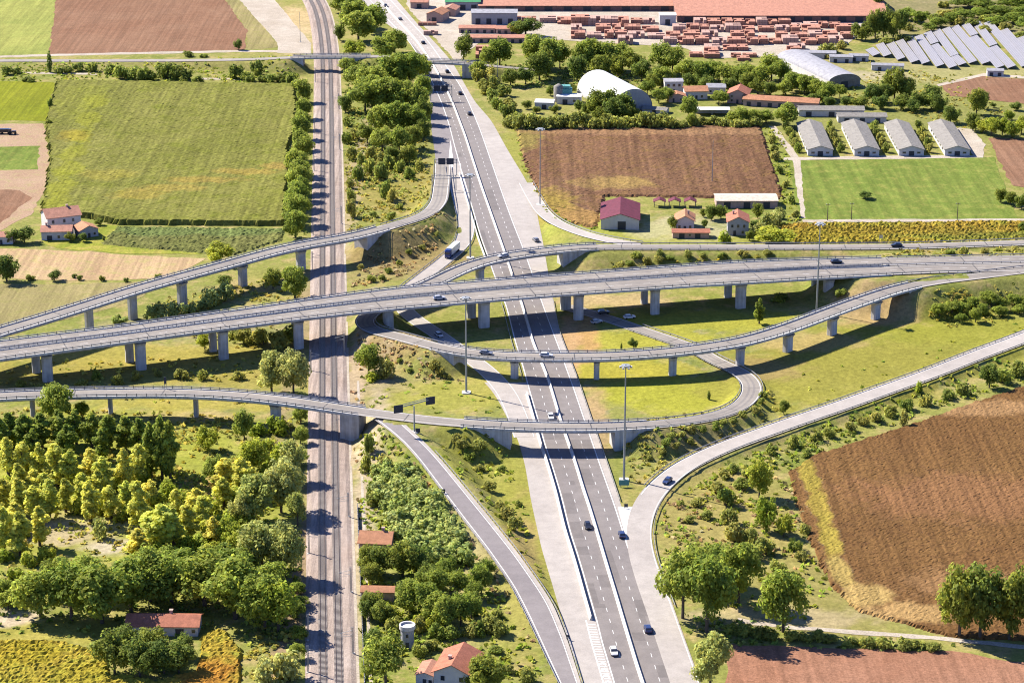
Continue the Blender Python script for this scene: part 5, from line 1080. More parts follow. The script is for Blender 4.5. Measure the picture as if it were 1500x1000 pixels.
def tree_proto(kind, seed, mat):
    r = np.random.default_rng(seed); cs, rs = [], []
    if kind == 'round':
        W, H, base, n, sz = 12.0, 12.0, 1.6, 4200, .32
        for _ in range(46):
            d = r.normal(size=3); d /= np.linalg.norm(d); k = r.uniform(.4, 1.12)
            z = base + (H - base) * (.5 + .40 * d[2] * k); wz = 1 - .35 * max(0, (z - base) / (H - base) - .5) * 2
            cs.append((d[0] * k * W * .36 * wz, d[1] * k * W * .36 * wz, z)); rs.append(r.uniform(.75, 1.9))
    elif kind == 'poplar':
        W, H, base, n, sz = 5.0, 12.0, .6, 2600, .29
        for k in range(36):
            f = k / 35; wz = (math.sin(math.pi * min(1, f * .82 + .16))) ** .8; a = r.uniform(0, 6.28); q = r.uniform(.1, 1.1) * W * .36 * wz
            cs.append((math.cos(a) * q, math.sin(a) * q, base + 1.2 + f * (H - base - 1.8))); rs.append(.35 + .6 * wz * r.uniform(.5, 1.2))
    elif kind == 'bush':
        W, H, base, n, sz = 4.0, 3.2, .0, 700, .24
        for _ in range(11):
            a = r.uniform(0, 6.28); q = r.uniform(0, 1) ** .5 * W * .33; cs.append((math.cos(a) * q, math.sin(a) * q, r.uniform(.5, H - .9) * (1 - .25 * q / (W * .33)))); rs.append(r.uniform(.5, 1.05))
    elif kind == 'cane':
        W, H, base, n, sz = 4.5, 4.2, 0, 700, .30
        for _ in range(18):
            a = r.uniform(0, 6.28); q = r.uniform(0, 1) ** .5 * W * .38; z = r.uniform(.6, H - .7); cs.append((math.cos(a) * q, math.sin(a) * q, z)); rs.append(r.uniform(.45, .85))
    elif kind == 'cypress':
        W, H, base, n, sz = 3.2, 11.0, .3, 800, .32
        for k in range(16): f = k / 15; cs.append((r.uniform(-.3, .3), r.uniform(-.3, .3), base + .9 + f * (H - 1.6))); rs.append(.35 + 1.05 * math.sin(math.pi * min(1, .25 + .75 * f)))
    V, C = leaves(cs, rs, n, sz, r, 1.0 if kind != 'cane' else 1.5)
    me = crown_mesh('crown', V, C, mat)
    m = MB(); tr = .028 * H + .03
    if kind not in ('bush', 'cane'):
        m.tube((0, 0, -.4), (.05, .05, base + H * .35), tr, tr * .6, 8)
        for k in range(5):
            c = cs[int(r.integers(len(cs)))]; z0 = base + H * r.uniform(.08, .3); m.tube((0, 0, z0), (c[0] * .8, c[1] * .8, max(c[2], z0 + .5)), tr * .45, .05, 5)
    else:
        for k in range(6): c = cs[int(r.integers(len(cs)))]; m.tube((c[0] * .2, c[1] * .2, -.2), (c[0] * .8, c[1] * .8, c[2]), .07, .03, 5)
    tm = bpy.data.meshes.new('trunk'); tm.from_pydata(m.V, [], m.F); tm.materials.append(M['bark'])
    ext = V.max(0) - V.min(0)
    return me, tm, float((ext[0] + ext[1]) / 2), float(V[:, 2].max())
PR = {}
for k, (kind, mat, n) in dict(oak=('round', 'leaf_oak', 4), dark=('round', 'leaf_dark', 3), lime=('round', 'leaf_lime', 2), willow=('round', 'leaf_willow', 3), poplar=('poplar', 'leaf_poplar', 4), gpoplar=('poplar', 'leaf_oak', 3), bush=('bush', 'leaf_scrub', 4), dbush=('bush', 'leaf_dark', 3), pbush=('bush', 'leaf_willow', 2), lbush=('bush', 'leaf_lime', 2), cane=('cane', 'leaf_reed', 3), cypress=('cypress', 'leaf_dark', 2)).items():
    PR[k] = [tree_proto(kind, 100 + 17 * i + sum(map(ord, k)), mat) for i in range(n)]
PN = dict(oak='broadleaf_tree', dark='broadleaf_tree', lime='broadleaf_tree', willow='willow_tree', poplar='poplar_tree', gpoplar='poplar_tree', bush='bush', dbush='bush', pbush='bush', lbush='bush', cane='cane_clump', cypress='cypress_tree')
PC = dict(broadleaf_tree='tree', willow_tree='tree', poplar_tree='tree', bush='bush', cane_clump='cane', cypress_tree='tree')
def plant(kind, px, py, hpx, wpx, label, group=None):
    b = G(px, py); s = scale_at(py); h = hpx / (s * .945); w = wpx / s
    cm, tm, W, H = random.choice(PR[kind]); w *= {'oak': 1.12, 'bush': 1.15, 'cane': 1.2, 'willow': 1.1}.get(kind, 1.06); h *= 1.05; nm = PN[kind]
    t = thing(nm, label, PC[nm], b, random.uniform(0, 6.28), group)
    k = (w / W * random.uniform(.95, 1.05), w / W * random.uniform(.95, 1.05), h / H)
    t.scale = k
    for n_, me in (('crown', cm), ('trunk', tm)):
        o = bpy.data.objects.new(n_, me); COL.objects.link(o); o.parent = t
    return t
def grove(kind, label, group, items):
    for it in items: plant(kind, *it, label, group)
def hedge(label, items, kind='bush', cat='hedge', wood=False):
    b0 = G(items[0][0], items[0][1]); t = None if wood else thing('hedge', label, cat, b0); Vs, Cs, tm = [], [], MB()
    for px, py, hpx, wpx in items:
        b = G(px, py); s = scale_at(py); cm, tr, W, H = random.choice(PR[kind]); kx, kz = wpx / s / W * 1.15, hpx / (s * .945) / H * 1.05
        v = np.empty(len(cm.vertices) * 3, np.float32); cm.vertices.foreach_get('co', v); v = v.reshape(-1, 3); q = random.uniform(0, 6.28)
        col = np.empty(len(cm.vertices) * 4, np.float32); cm.color_attributes['Col'].data.foreach_get('color', col); col = col.reshape(-1, 4) * random.uniform(.8, 1.2)
        Vs.append(np.stack((v[:, 0] * math.cos(q) - v[:, 1] * math.sin(q), v[:, 0] * math.sin(q) + v[:, 1] * math.cos(q), v[:, 2]), 1) * np.array((kx, kx, kz)) + (b - b0)); Cs.append(col)
        tm.add([(x.co[0] * kx + b[0] - b0[0], x.co[1] * kx + b[1] - b0[1], x.co[2] * kz + b[2] - b0[2]) for x in tr.vertices], [tuple(f.vertices) for f in tr.polygons])
    me = crown_mesh('foliage', np.vstack(Vs), np.vstack(Cs), PR[kind][0][0].materials[0].name and {v_.name: k_ for k_, v_ in M.items()}[PR[kind][0][0].materials[0].name])
    if wood:
        o = bpy.data.objects.new('far_wood', me); COL.objects.link(o); o.location = tuple(b0); o['kind'] = 'stuff'; return
    o = bpy.data.objects.new('foliage', me); COL.objects.link(o); o.parent = t
    s_ = tm.obj('stems', 'bark', t); s_['kind'] = 'stuff'
def jit(v, a): return v + random.uniform(-a, a)

# bottom-left wood
grove('oak', 'broad dark-green and ochre tree in the dense wood behind the red-roofed barn', 'trees of the wood behind the red-roofed barn',
      [(60, 903, 72, 74), (105, 908, 84, 80), (150, 912, 90, 84), (192, 897, 82, 74), (220, 880, 84, 70), (252, 884, 76, 80), (300, 888, 82, 88), (345, 906, 92, 90), (388, 922, 80, 68), (335, 868, 66, 70), (270, 858, 55, 66), (130, 872, 62, 60), (85, 868, 50, 50), (200, 862, 50, 60), (395, 880, 60, 56), (12, 893, 30, 30), (2, 880, 34, 36), (355, 850, 50, 50), (240, 848, 46, 50)])
grove('dark', 'grey-green dark tree in the thicket in front of the red-roofed barn', 'trees in front of the red-roofed barn',
      [(168, 985, 62, 62), (190, 962, 48, 52), (225, 972, 52, 54), (262, 985, 44, 48), (205, 992, 58, 56), (240, 986, 50, 52), (268, 962, 34, 36), (222, 950, 24, 36), (200, 955, 26, 30), (185, 955, 26, 28)])
plant('lime', 408, 926, 76, 64, 'bright lime-green tree beside the railway at the right end of the dark wood')
plant('pbush', 420, 990, 42, 44, 'greyish bush under the lime-green tree by the railway'); plant('pbush', 395, 1000, 40, 40, 'grey-brown bush at the bottom edge left of the railway')
grove('willow', 'pale grey-green willow in the clump beside the railway', 'grey willows beside the railway', [(372, 764, 66, 64), (412, 750, 82, 64), (384, 838, 76, 70), (418, 846, 84, 56), (428, 705, 60, 38), (352, 770, 44, 36), (436, 770, 50, 30)])
grove('gpoplar', 'taller green poplar in the back row of the grove under the low flyover', 'green poplars at the back of the grove', [(15, 655, 50, 34), (38, 660, 52, 36), (62, 655, 50, 34), (88, 652, 52, 36), (112, 650, 50, 34), (136, 655, 50, 34), (160, 660, 52, 36), (184, 662, 52, 36), (205, 668, 55, 30), (0, 665, 54, 36), (222, 700, 80, 30), (250, 705, 88, 30), (238, 690, 80, 28), (100, 668, 46, 34), (50, 672, 44, 30), (150, 675, 46, 30)])
plant('gpoplar', 238, 702, 92, 34, 'tallest dark-sided poplar standing apart at the right end of the grove')
plant('oak', 85, 622, 58, 50, 'round green tree reaching up across the low flyover'); plant('lime', 120, 612, 24, 26, 'small green tree against the low flyover right of the round tree')
grove('poplar', 'slim yellow-green poplar in the young grove left of the railway', 'yellow-green poplars of the young grove',
      [(jit(x, 3), jit(y, 3), jit(h, 5) * 1.04, (jit(w, 3)) * 1.22) for x, y, h, w in [(12, 695, 50, 26), (35, 702, 54, 28), (58, 706, 55, 28), (83, 712, 56, 30), (106, 718, 58, 30), (130, 716, 55, 28), (155, 722, 55, 28), (180, 719, 55, 28), (202, 708, 50, 26), (8, 747, 46, 27), (26, 752, 48, 28), (49, 760, 50, 28), (73, 762, 52, 30), (98, 752, 46, 26), (134, 765, 54, 28), (160, 757, 48, 26), (120, 738, 46, 28), (145, 735, 46, 26), (205, 776, 66, 34), (8, 806, 64, 32), (32, 812, 62, 32), (56, 802, 54, 28), (22, 778, 46, 28), (240, 806, 66, 44), (202, 818, 44, 30), (276, 790, 48, 30), (300, 772, 46, 30), (330, 722, 50, 34), (356, 728, 52, 34), (255, 800, 50, 30), (262, 760, 40, 26), (285, 758, 38, 26), (312, 796, 44, 30), (330, 745, 44, 30), (70, 736, 44, 28), (25, 726, 44, 28), (50, 728, 42, 26), (185, 748, 44, 26), (220, 740, 40, 24)]])
plant('pbush', 147, 788, 30, 24, 'lone grey-green bush in the sandy clearing of the poplar grove')
plant('lime', 305, 660, 36, 36, 'dark green small tree between the flyover piers and the poplar grove'); plant('oak', 358, 645, 46, 30, 'ivy-covered tree beside the flyover pier nearest the railway'); plant('lime', 372, 696, 54, 48, 'leafy yellow-green tree below the flyover near the railway'); plant('oak', 315, 705, 38, 34, 'small olive tree in the scrub right of the tallest poplar')
plant('lime', 335, 800, 40, 40, 'fresh green round tree between the poplars and the grey willows'); plant('lime', 350, 820, 44, 40, 'second fresh green tree just above the oak wood')
plant('willow', 398, 574, 58, 46, 'left half of the big pale green tree pair by the railway below the viaduct'); plant('willow', 430, 578, 66, 50, 'right half of the big pale green tree pair by the railway below the viaduct')
grove('bush', 'low bush on the dry grass between the viaduct and the low flyover', 'bushes between viaduct and low flyover', [(142, 556, 14, 12), (172, 562, 14, 16), (200, 556, 14, 14), (265, 555, 14, 20), (297, 556, 14, 16), (30, 566, 10, 16), (60, 572, 10, 22), (120, 566, 10, 20), (350, 556, 12, 18), (232, 550, 8, 12)])
plant('lime', 300, 512, 24, 26, 'light bush beside the viaduct piers left of the railway'); grove('bush', 'scrubby bush in the thicket under the viaduct beside the railway', 'thicket under the viaduct', [(360, 502, 22, 28), (385, 505, 24, 28), (410, 510, 26, 30), (425, 500, 24, 26), (345, 495, 14, 20)])
plant('oak', 432, 436, 44, 40, 'round green tree by the railway between the two upper bridges'); plant('dark', 400, 424, 30, 28, 'dark bush left of the round green tree between the upper bridges'); plant('lime', 421, 385 + 20, 12, 16, 'low bright bush under the upper flyover near the railway')
grove('cane', 'pale green cane clump between the upper flyover and the viaduct', 'cane between flyover and viaduct', [(310, 446, 26, 26), (328, 440, 28, 28), (300, 452, 18, 22), (222, 468, 22, 24), (240, 466, 22, 24), (258, 464, 20, 22), (175, 475, 14, 22), (276, 460, 16, 20)])
plant('dark', 330, 420, 16, 26, 'dark low bush under the upper flyover')
plant('lime', 322, 386, 30, 44, 'round yellow-green tree standing above the upper flyover'); plant('dark', 10, 412, 38, 42, 'dark tree at the left edge between the sandy fields'); plant('dark', 80, 411, 16, 20, 'small dark bush on the line between the sandy fields')
grove('dbush', 'tiny dark bush along the ditch between the sandy fields', 'ditch bushes between the sandy fields', [(118, 410, 7, 9), (150, 411, 8, 10), (45, 410, 8, 14), (185, 413, 6, 9), (232, 410, 10, 14), (110, 407, 6, 8)])
grove('oak', 'green tree in the close row between the maize field and the railway', 'tree row between maize and railway', [(444, 150, 32, 24), (446, 175, 30, 24), (442, 205, 36, 26), (446, 235, 36, 30), (437, 258, 40, 34), (439, 283, 42, 36), (437, 307, 40, 36), (436, 330, 42, 38), (433, 348, 38, 36), (441, 220, 30, 26), (445, 190, 28, 24), (440, 270, 38, 32), (430, 318, 36, 30), (440, 295, 36, 30)])
hedge('ragged green hedge running below the country road above the maize field', [(jit(x, 2), jit(y, 1), h, w) for x, y, h, w in [(10, 110, 12, 18), (25, 108, 9, 14), (86, 108, 9, 16), (100, 106, 10, 16), (118, 104, 12, 18), (135, 104, 13, 18), (165, 108, 14, 20), (180, 116, 20, 24), (195, 116, 18, 22), (208, 117, 20, 22), (222, 118, 14, 18), (236, 114, 20, 24), (250, 116, 22, 26), (264, 116, 20, 22), (277, 118, 14, 18), (290, 121, 10, 16), (270, 121, 8, 14), (345, 116, 20, 22), (358, 117, 12, 16), (368, 119, 10, 16), (384, 119, 10, 18), (398, 121, 12, 18), (412, 122, 12, 20), (426, 125, 18, 20), (436, 132, 16, 20), (378, 110, 22, 20), (40, 120, 6, 20), (275, 84, 8, 16), (300, 83, 5, 14), (420, 118, 14, 16)]])
plant('cypress', 73, 106, 30, 9, 'dark cypress standing alone beside the country road'); plant('dark', 349, 73, 15, 14, 'small dark round tree at the corner of the ploughed field')
plant('cypress', 152, 352, 6, 5, 'tiny dark shrub beside the grey cottage'); grove('dark', 'dark bushy tree in the farmhouse garden by the maize field', 'farmhouse garden trees', [(20, 356, 22, 26), (36, 355, 24, 28), (104, 354, 14, 16), (122, 354, 12, 14), (145, 330, 10, 14)])
plant('dark', 72, 186, 10, 10, 'small bush at the corner of the lime-green field'); plant('dark', 74, 160, 16, 8, 'narrow hedge bush between the lime-green field and the maize')

grove('lbush', 'yellow-green thicket bush filling the gaps of the poplar grove', 'thicket of the poplar grove', [(jit(x, 6), jit(y, 4), jit(22, 5), jit(30, 6)) for x, y in [(15, 690), (40, 695), (70, 700), (95, 705), (120, 705), (145, 712), (170, 712), (195, 700), (215, 705), (15, 720), (60, 735), (90, 740), (120, 755), (150, 752), (185, 762), (215, 765), (230, 745), (245, 730), (262, 735), (280, 738), (300, 745), (318, 752), (335, 760), (350, 755), (365, 770), (345, 780), (325, 775), (305, 790), (290, 800), (270, 805), (310, 812), (330, 820), (360, 705), (340, 700), (385, 700), (400, 690), (375, 720), (355, 740), (10, 770), (40, 785), (10, 825), (40, 830), (70, 820), (20, 850), (50, 855), (230, 820), (215, 830), (255, 822), (395, 660), (415, 670), (405, 640), (420, 690), (380, 640)]])
grove('oak', 'low green growth along the left edge of the railway', 'growth along the railway', [(jit(438, 3), y, jit(22, 5), jit(26, 5)) for y in (620, 650, 680, 715, 870, 890, 905, 940, 965)])
# middle woods between railway and motorway
grove('oak', 'green broadleaf tree in the wood between the railway and the motorway', 'wood between railway and motorway', [(525, 60, 40, 46), (545, 48, 40, 44), (520, 40, 36, 40), (500, 18, 26, 30), (515, 20, 30, 34), (578, 78, 34, 36), (560, 90, 36, 40), (545, 140, 40, 46), (525, 130, 36, 40), (578, 130, 48, 50), (600, 128, 48, 44), (615, 120, 40, 36), (535, 165, 44, 46), (565, 165, 48, 50), (590, 165, 48, 46), (612, 168, 44, 34), (555, 195, 42, 42), (582, 198, 46, 44), (608, 200, 46, 34), (560, 222, 34, 36), (585, 225, 38, 36), (545, 152, 40, 40), (510, 105, 20, 26), (620, 150, 40, 26)])
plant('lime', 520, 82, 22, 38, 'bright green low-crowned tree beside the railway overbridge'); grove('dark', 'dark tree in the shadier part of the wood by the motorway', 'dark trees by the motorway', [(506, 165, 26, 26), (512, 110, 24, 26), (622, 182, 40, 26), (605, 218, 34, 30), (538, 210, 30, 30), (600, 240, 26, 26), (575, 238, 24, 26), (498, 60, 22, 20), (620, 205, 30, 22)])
grove('bush', 'scattered bush on the rough triangle between railway and slip road', 'bushes on the rough triangle', [(525, 262, 20, 18), (540, 255, 24, 20), (558, 262, 24, 22), (570, 248, 20, 18), (585, 252, 18, 18), (600, 262, 16, 16), (565, 290, 26, 16), (573, 296, 22, 14), (515, 295, 20, 14), (516, 318, 26, 16), (528, 340, 10, 14), (575, 322, 12, 16), (545, 232, 18, 18), (515, 235, 20, 16), (508, 210, 18, 16), (530, 240, 16, 16), (560, 240, 18, 18), (512, 275, 14, 12), (590, 240, 18, 18), (615, 250, 14, 14), (548, 318, 8, 12), (585, 306, 8, 12), (507, 185, 14, 12), (520, 205, 16, 16)])
grove('bush', 'low scrub on the bank below the climbing ramp', 'scrub on the ramp bank', [(600, 372, 8, 10), (620, 365, 7, 10), (585, 388, 7, 10), (570, 400, 8, 12), (560, 410, 8, 12), (640, 345, 6, 8), (545, 412, 10, 14), (528, 395, 8, 10)])
# top right
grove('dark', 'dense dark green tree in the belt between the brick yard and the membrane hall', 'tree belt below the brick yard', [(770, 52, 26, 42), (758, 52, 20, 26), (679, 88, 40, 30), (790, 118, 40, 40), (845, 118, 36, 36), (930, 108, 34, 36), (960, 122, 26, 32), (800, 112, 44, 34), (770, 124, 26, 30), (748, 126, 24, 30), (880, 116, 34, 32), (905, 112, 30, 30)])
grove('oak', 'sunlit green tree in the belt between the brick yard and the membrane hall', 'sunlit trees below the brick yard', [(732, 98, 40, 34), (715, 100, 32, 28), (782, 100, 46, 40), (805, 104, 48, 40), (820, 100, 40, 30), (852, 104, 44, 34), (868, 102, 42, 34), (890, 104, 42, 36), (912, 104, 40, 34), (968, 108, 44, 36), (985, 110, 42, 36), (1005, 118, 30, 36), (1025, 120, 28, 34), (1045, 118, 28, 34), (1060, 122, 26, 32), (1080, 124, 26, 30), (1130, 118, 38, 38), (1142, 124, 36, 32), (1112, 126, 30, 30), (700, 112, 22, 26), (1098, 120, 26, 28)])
plant('oak', 970, 128, 28, 32, 'olive round tree just right of the membrane hall roof'); grove('dark', 'dark tree in the clump in front of the membrane hall', 'dark clump before the membrane hall', [(872, 172, 40, 30), (890, 172, 42, 36), (912, 174, 38, 36), (900, 180, 34, 34), (925, 178, 26, 26), (880, 182, 24, 24)])
hedge('thick green hedge along the top of the dry field below the membrane hall', [(jit(x, 2), jit(188, 2), jit(20, 4), 24) for x in range(762, 985, 13)] + [(jit(x, 2), jit(186, 2), jit(12, 3), 20) for x in range(985, 1115, 15)])
grove('oak', 'garden tree among the houses right of the membrane hall', 'garden trees by the houses', [(965, 152, 22, 26), (978, 148, 20, 22), (1008, 176, 34, 26), (1012, 186, 20, 16), (1053, 152, 18, 26), (1088, 182, 24, 26), (1105, 182, 22, 28), (1075, 180, 16, 20), (948, 140, 22, 24), (1122, 180, 18, 24)])
plant('oak', 1152, 186, 34, 38, 'big round tree at the gravel lane beside the first poultry shed')
grove('bush', 'bush in the planted strip beside a poultry shed', 'bushes between the poultry sheds', [(x0 + k * 4.2, 190 + k * 8.3, 14, 12) for x0 in (1152, 1214, 1280, 1345) for k in range(5)])
grove('oak', 'autumn-tinted tree on the slope between the steel hall and the terracotta building', 'slope trees below the steel hall', [(1160, 134, 28, 28), (1178, 138, 26, 26), (1195, 142, 24, 26), (1212, 146, 24, 26), (1170, 128, 20, 24), (1188, 134, 22, 24), (1205, 150, 18, 22), (1150, 140, 22, 24), (1230, 142, 18, 20)])
grove('dark', 'dark tree in the belt between the steel hall and the poultry sheds', 'dark belt above the poultry sheds', [(1278, 150, 26, 28), (1295, 150, 26, 28), (1310, 146, 44, 36), (1328, 148, 34, 28), (1345, 160, 26, 28), (1364, 160, 34, 32), (1290, 160, 20, 26), (1320, 160, 22, 30), (1338, 165, 18, 24), (1374, 165, 26, 26), (1392, 180, 24, 28), (1430, 168, 36, 30), (1440, 160, 26, 20), (1425, 192, 26, 26), (1260, 158, 16, 26), (1240, 156, 14, 22), (1488, 162, 12, 18), (1455, 158, 8, 10)])
grove('lime', 'light green bushy tree in the group right of the poultry sheds', 'light trees right of the poultry sheds', [(1440, 196, 22, 22), (1452, 200, 26, 24), (1468, 198, 26, 26), (1482, 202, 24, 24), (1496, 196, 24, 24), (1510, 200, 26, 26), (1478, 176, 14, 18)])
grove('dark', 'dark tree in the group at the right corner of the factory roof', 'trees at the factory corner', [(1255, 58, 24, 22), (1268, 58, 28, 24), (1282, 56, 40, 26), (1294, 56, 46, 26), (1308, 58, 40, 24), (1318, 50, 34, 24), (1285, 20, 26, 14), (1262, 60, 18, 20)])
hedge('', [(1330, 30, 18, 24), (1345, 34, 16, 22), (1375, 40, 14, 26), (1395, 34, 14, 28), (1415, 30, 14, 30), (1435, 26, 14, 30), (1460, 38, 14, 30), (1485, 34, 16, 34), (1505, 44, 18, 36), (1440, 14, 14, 36), (1480, 12, 16, 40), (1360, 46, 12, 24), (1500, 26, 16, 36), (1410, 12, 14, 36), (1465, 24, 14, 34)], 'oak', '', True)
grove('bush', 'small bush at the foot of the brick yard', 'bushes below the brick yard', [(1206, 78, 14, 18), (1220, 78, 14, 18), (1232, 72, 12, 16), (1215, 86, 8, 14), (1180, 84, 8, 14)])
grove('bush', 'bush of the wooded band on the hillside at top right', 'hillside scrub at top right', [(jit(x, 5), jit(y, 2), jit(10, 2), jit(22, 5)) for x, y in [(1330, 42), (1350, 26), (1370, 30), (1390, 22), (1410, 20), (1430, 18), (1450, 14), (1470, 18), (1490, 18), (1495, 8), (1400, 38), (1420, 40), (1445, 46), (1320, 62), (1300, 66), (1450, 30), (1475, 44), (1500, 56), (1430, 8), (1385, 12)]])
grove('dark', 'dark leafy tree crowding the gap between the steel hall and the gravel lane', 'trees around the village houses', [(1035, 132, 20, 28), (1068, 134, 20, 26), (1095, 132, 24, 28), (1110, 138, 22, 24), (1128, 140, 20, 24), (955, 132, 22, 24), (940, 118, 30, 32), (1010, 128, 20, 28), (1215, 156, 14, 22), (1192, 152, 14, 20)])
grove('bush', 'leafy bush on the grass verge right of the distant motorway', 'verge bushes by the distant motorway', [(jit(x, 3), jit(y, 2), jit(18, 5), jit(18, 4)) for x, y in [(690, 112), (700, 118), (705, 128), (712, 140), (720, 150), (730, 160), (738, 172), (745, 186), (742, 160), (752, 170), (735, 142), (725, 132), (757, 182), (715, 122)]])
grove('dark', 'dark garden shrub around the white sheds left of the membrane hall', 'shrubs around the white sheds', [(772, 160, 12, 16), (786, 166, 10, 14), (812, 166, 12, 16), (848, 164, 16, 16), (858, 170, 18, 18), (806, 140, 14, 14), (838, 138, 16, 18)])
# farm
grove('dark', 'dark tree in the farmyard between the two farm houses', 'farmyard trees', [(985, 338, 22, 16), (1030, 318, 12, 12), (1042, 322, 22, 22), (1056, 320, 20, 20), (1032, 334, 12, 10), (1110, 320, 22, 20), (1106, 342, 20, 18), (1098, 352, 16, 14)])
grove('pbush', 'pale garden bush right of the grey stone farm house', 'pale farm bushes', [(1122, 332, 20, 20), (1136, 330, 20, 22), (1112, 346, 20, 20), (1142, 320, 16, 16)])
plant('lime', 1133, 357, 22, 60, 'long low dark-shaded hedge tree beside the grey stone farm house'); plant('lbush', 1062, 356, 18, 20, 'green bush at the left corner of the grey stone farm house')
plant('dark', 1268, 291, 12, 22, 'dark bush alone in the green meadow'); grove('dark', 'dark tree at the right end of the green meadow', 'trees at the right end of the meadow', [(1466, 296, 20, 22), (1480, 300, 18, 22), (1496, 306, 24, 24), (1500, 340, 16, 20)])
grove('bush', 'bush in the overgrown strip between the dry field and the green meadow', 'bushes beside the gravel lane', [(1130, 210, 14, 12), (1136, 235, 14, 14), (1142, 255, 12, 12), (1150, 275, 12, 12), (1160, 298, 12, 12), (1166, 318, 10, 12), (1134, 222, 10, 12)])
# interchange greens
plant('gpoplar', 1112, 474, 36, 18, 'single upright green tree standing alone before the curved flyover'); plant('dark', 928, 511, 16, 15, 'small dark round tree on the lawn beside the loop road'); plant('cypress', 1038, 585, 13, 6, 'tiny upright shrub on the lawn inside the loop'); plant('cypress', 910, 512, 10, 4, 'thin dark sapling left of the round lawn tree')
plant('dark', 1148, 606, 20, 16, 'dark bush on the bank between the loop and the long slip road')
plant('oak', 540, 548, 42, 40, 'green round bush on the mound beside the railway'); plant('bush', 562, 552, 28, 28, 'olive bush right of the round bush on the mound'); plant('lbush', 545, 556, 14, 26, 'low bright bush at the foot of the mound')
grove('bush', 'shrub on the brown mound inside the ramp hairpin', 'shrubs on the mound', [(636, 540, 14, 16), (645, 548, 12, 14), (600, 545, 6, 10), (585, 530, 6, 9), (655, 555, 8, 12)])
grove('bush', 'shrub on the bank below the loop ramp', 'shrubs on the loop bank', [(jit(x, 3), jit(y, 3), jit(9, 2), jit(13, 3)) for x, y in [(975, 650), (985, 640), (1000, 640), (1015, 634), (1030, 630), (1045, 626), (1060, 620), (1075, 616), (1090, 608), (1105, 600), (1115, 590), (990, 655), (1010, 648), (970, 665), (955, 672), (1120, 580)]])
grove('oak', 'dark scrub on the embankment at the right end of the curved flyover', 'scrub on the right embankment', [(jit(x, 3), jit(y, 3), jit(17, 4), jit(22, 4)) for x, y in [(1378, 465), (1392, 455), (1410, 462), (1425, 450), (1440, 462), (1455, 448), (1470, 455), (1485, 444), (1500, 450), (1430, 470), (1405, 473), (1462, 462), (1446, 440), (1495, 462)]])
grove('bush', 'dry shrub on the bank between the viaduct and the upper right ramp', 'shrubs between viaduct and upper ramp', [(jit(x, 4), jit(y, 2), jit(8, 2), jit(14, 3)) for x, y in [(905, 392), (925, 388), (945, 386), (965, 382), (985, 380), (1005, 378), (1030, 376), (1060, 375), (1090, 374), (1120, 373), (1390, 372), (1415, 372), (1440, 370), (1465, 369), (1490, 367), (935, 378), (970, 376)]])
plant('bush', 1230, 432, 10, 20, 'shrub beside the viaduct piers at right'); plant('bush', 1140, 440, 10, 30, 'shrub in the shade under the viaduct near the lone upright tree')
# right bank and bottom right
grove('bush', 'shrub in the line between the long slip road and the sunflower field', 'shrubs along the sunflower field', [(1160, 655, 18, 18), (1130, 665, 12, 18), (1195, 645, 14, 18), (1215, 640, 16, 18), (1245, 632, 14, 18), (1265, 622, 14, 18), (1285, 618, 16, 18), (1305, 610, 16, 20), (1330, 600, 16, 20), (1355, 594, 16, 20), (1390, 584, 14, 20), (1410, 578, 18, 22), (1470, 560, 22, 26), (1490, 552, 24, 26), (1110, 690, 12, 20), (1095, 700, 12, 20), (1075, 690, 12, 18), (1180, 668, 10, 18)])
plant('dark', 1449, 568, 34, 30, 'dark green tree casting a long shadow at the upper edge of the sunflower field'); plant('lbush', 1346, 574, 18, 14, 'yellow-green sapling on the verge of the long slip road'); plant('bush', 1322, 622, 22, 14, 'thin tree with a long shadow at the upper edge of the sunflower field')
plant('lime', 1112, 728, 58, 42, 'bright yellow-green tall tree right of the slip road bend'); plant('lime', 1122, 778, 52, 36, 'second bright yellow-green tree below the tall one'); plant('lime', 1148, 786, 34, 26, 'small bright green tree beside the pair near the sunflower field')
grove('bush', 'bush on the rough slope between the slip road and the sunflower field', 'bushes on the right slope', [(1062, 740, 24, 28), (1068, 765, 22, 24), (1075, 792, 28, 30), (1100, 795, 22, 26), (1120, 812, 24, 30), (1165, 805, 16, 22), (1175, 820, 14, 20), (1085, 715, 16, 24), (1050, 720, 16, 22), (1060, 700, 12, 20), (1100, 820, 22, 28), (1180, 780, 14, 18), (1140, 838, 20, 26), (1020, 740, 12, 18), (1035, 760, 12, 20), (1010, 765, 10, 16), (995, 740, 8, 14)])
plant('oak', 1000, 905, 108, 70, 'large dark tree directly beside the slip road, left part of the big clump'); plant('oak', 1035, 925, 120, 80, 'largest tree in the middle of the big clump by the slip road'); plant('oak', 1082, 885, 90, 58, 'broad tree at the right end of the big clump by the slip road'); plant('oak', 1020, 865, 70, 60, 'yellow-tinged tree at the back of the big clump by the slip road'); plant('oak', 1050, 855, 60, 56, 'olive tree at the upper right back of the big clump')
plant('oak', 1147, 925, 98, 70, 'single round-crowned tree between the big clump and the sunflower field'); plant('willow', 1040, 1008, 82, 58, 'grey-green tree at the bottom edge right of the motorway')
plant('dark', 1405, 932, 104, 70, 'left tree of the dense row in the corner of the sunflower field'); plant('dark', 1435, 934, 106, 70, 'second tree of the dense row in the corner of the sunflower field'); plant('dark', 1478, 936, 110, 66, 'tallest tree of the dense row at the right edge'); plant('dark', 1515, 938, 112, 70, 'outermost tree of the dense row, cut by the right edge')
hedge('low hedge along the gravel path between the big trees and the rosy field', [(jit(x, 3), jit(y, 1), jit(14, 3), 24) for x, y in [(1070, 925), (1090, 930), (1110, 934), (1130, 937), (1165, 938), (1180, 938), (1200, 938), (1220, 940), (1245, 943), (1270, 945), (1295, 947), (1320, 949), (1345, 950), (1370, 951)]])
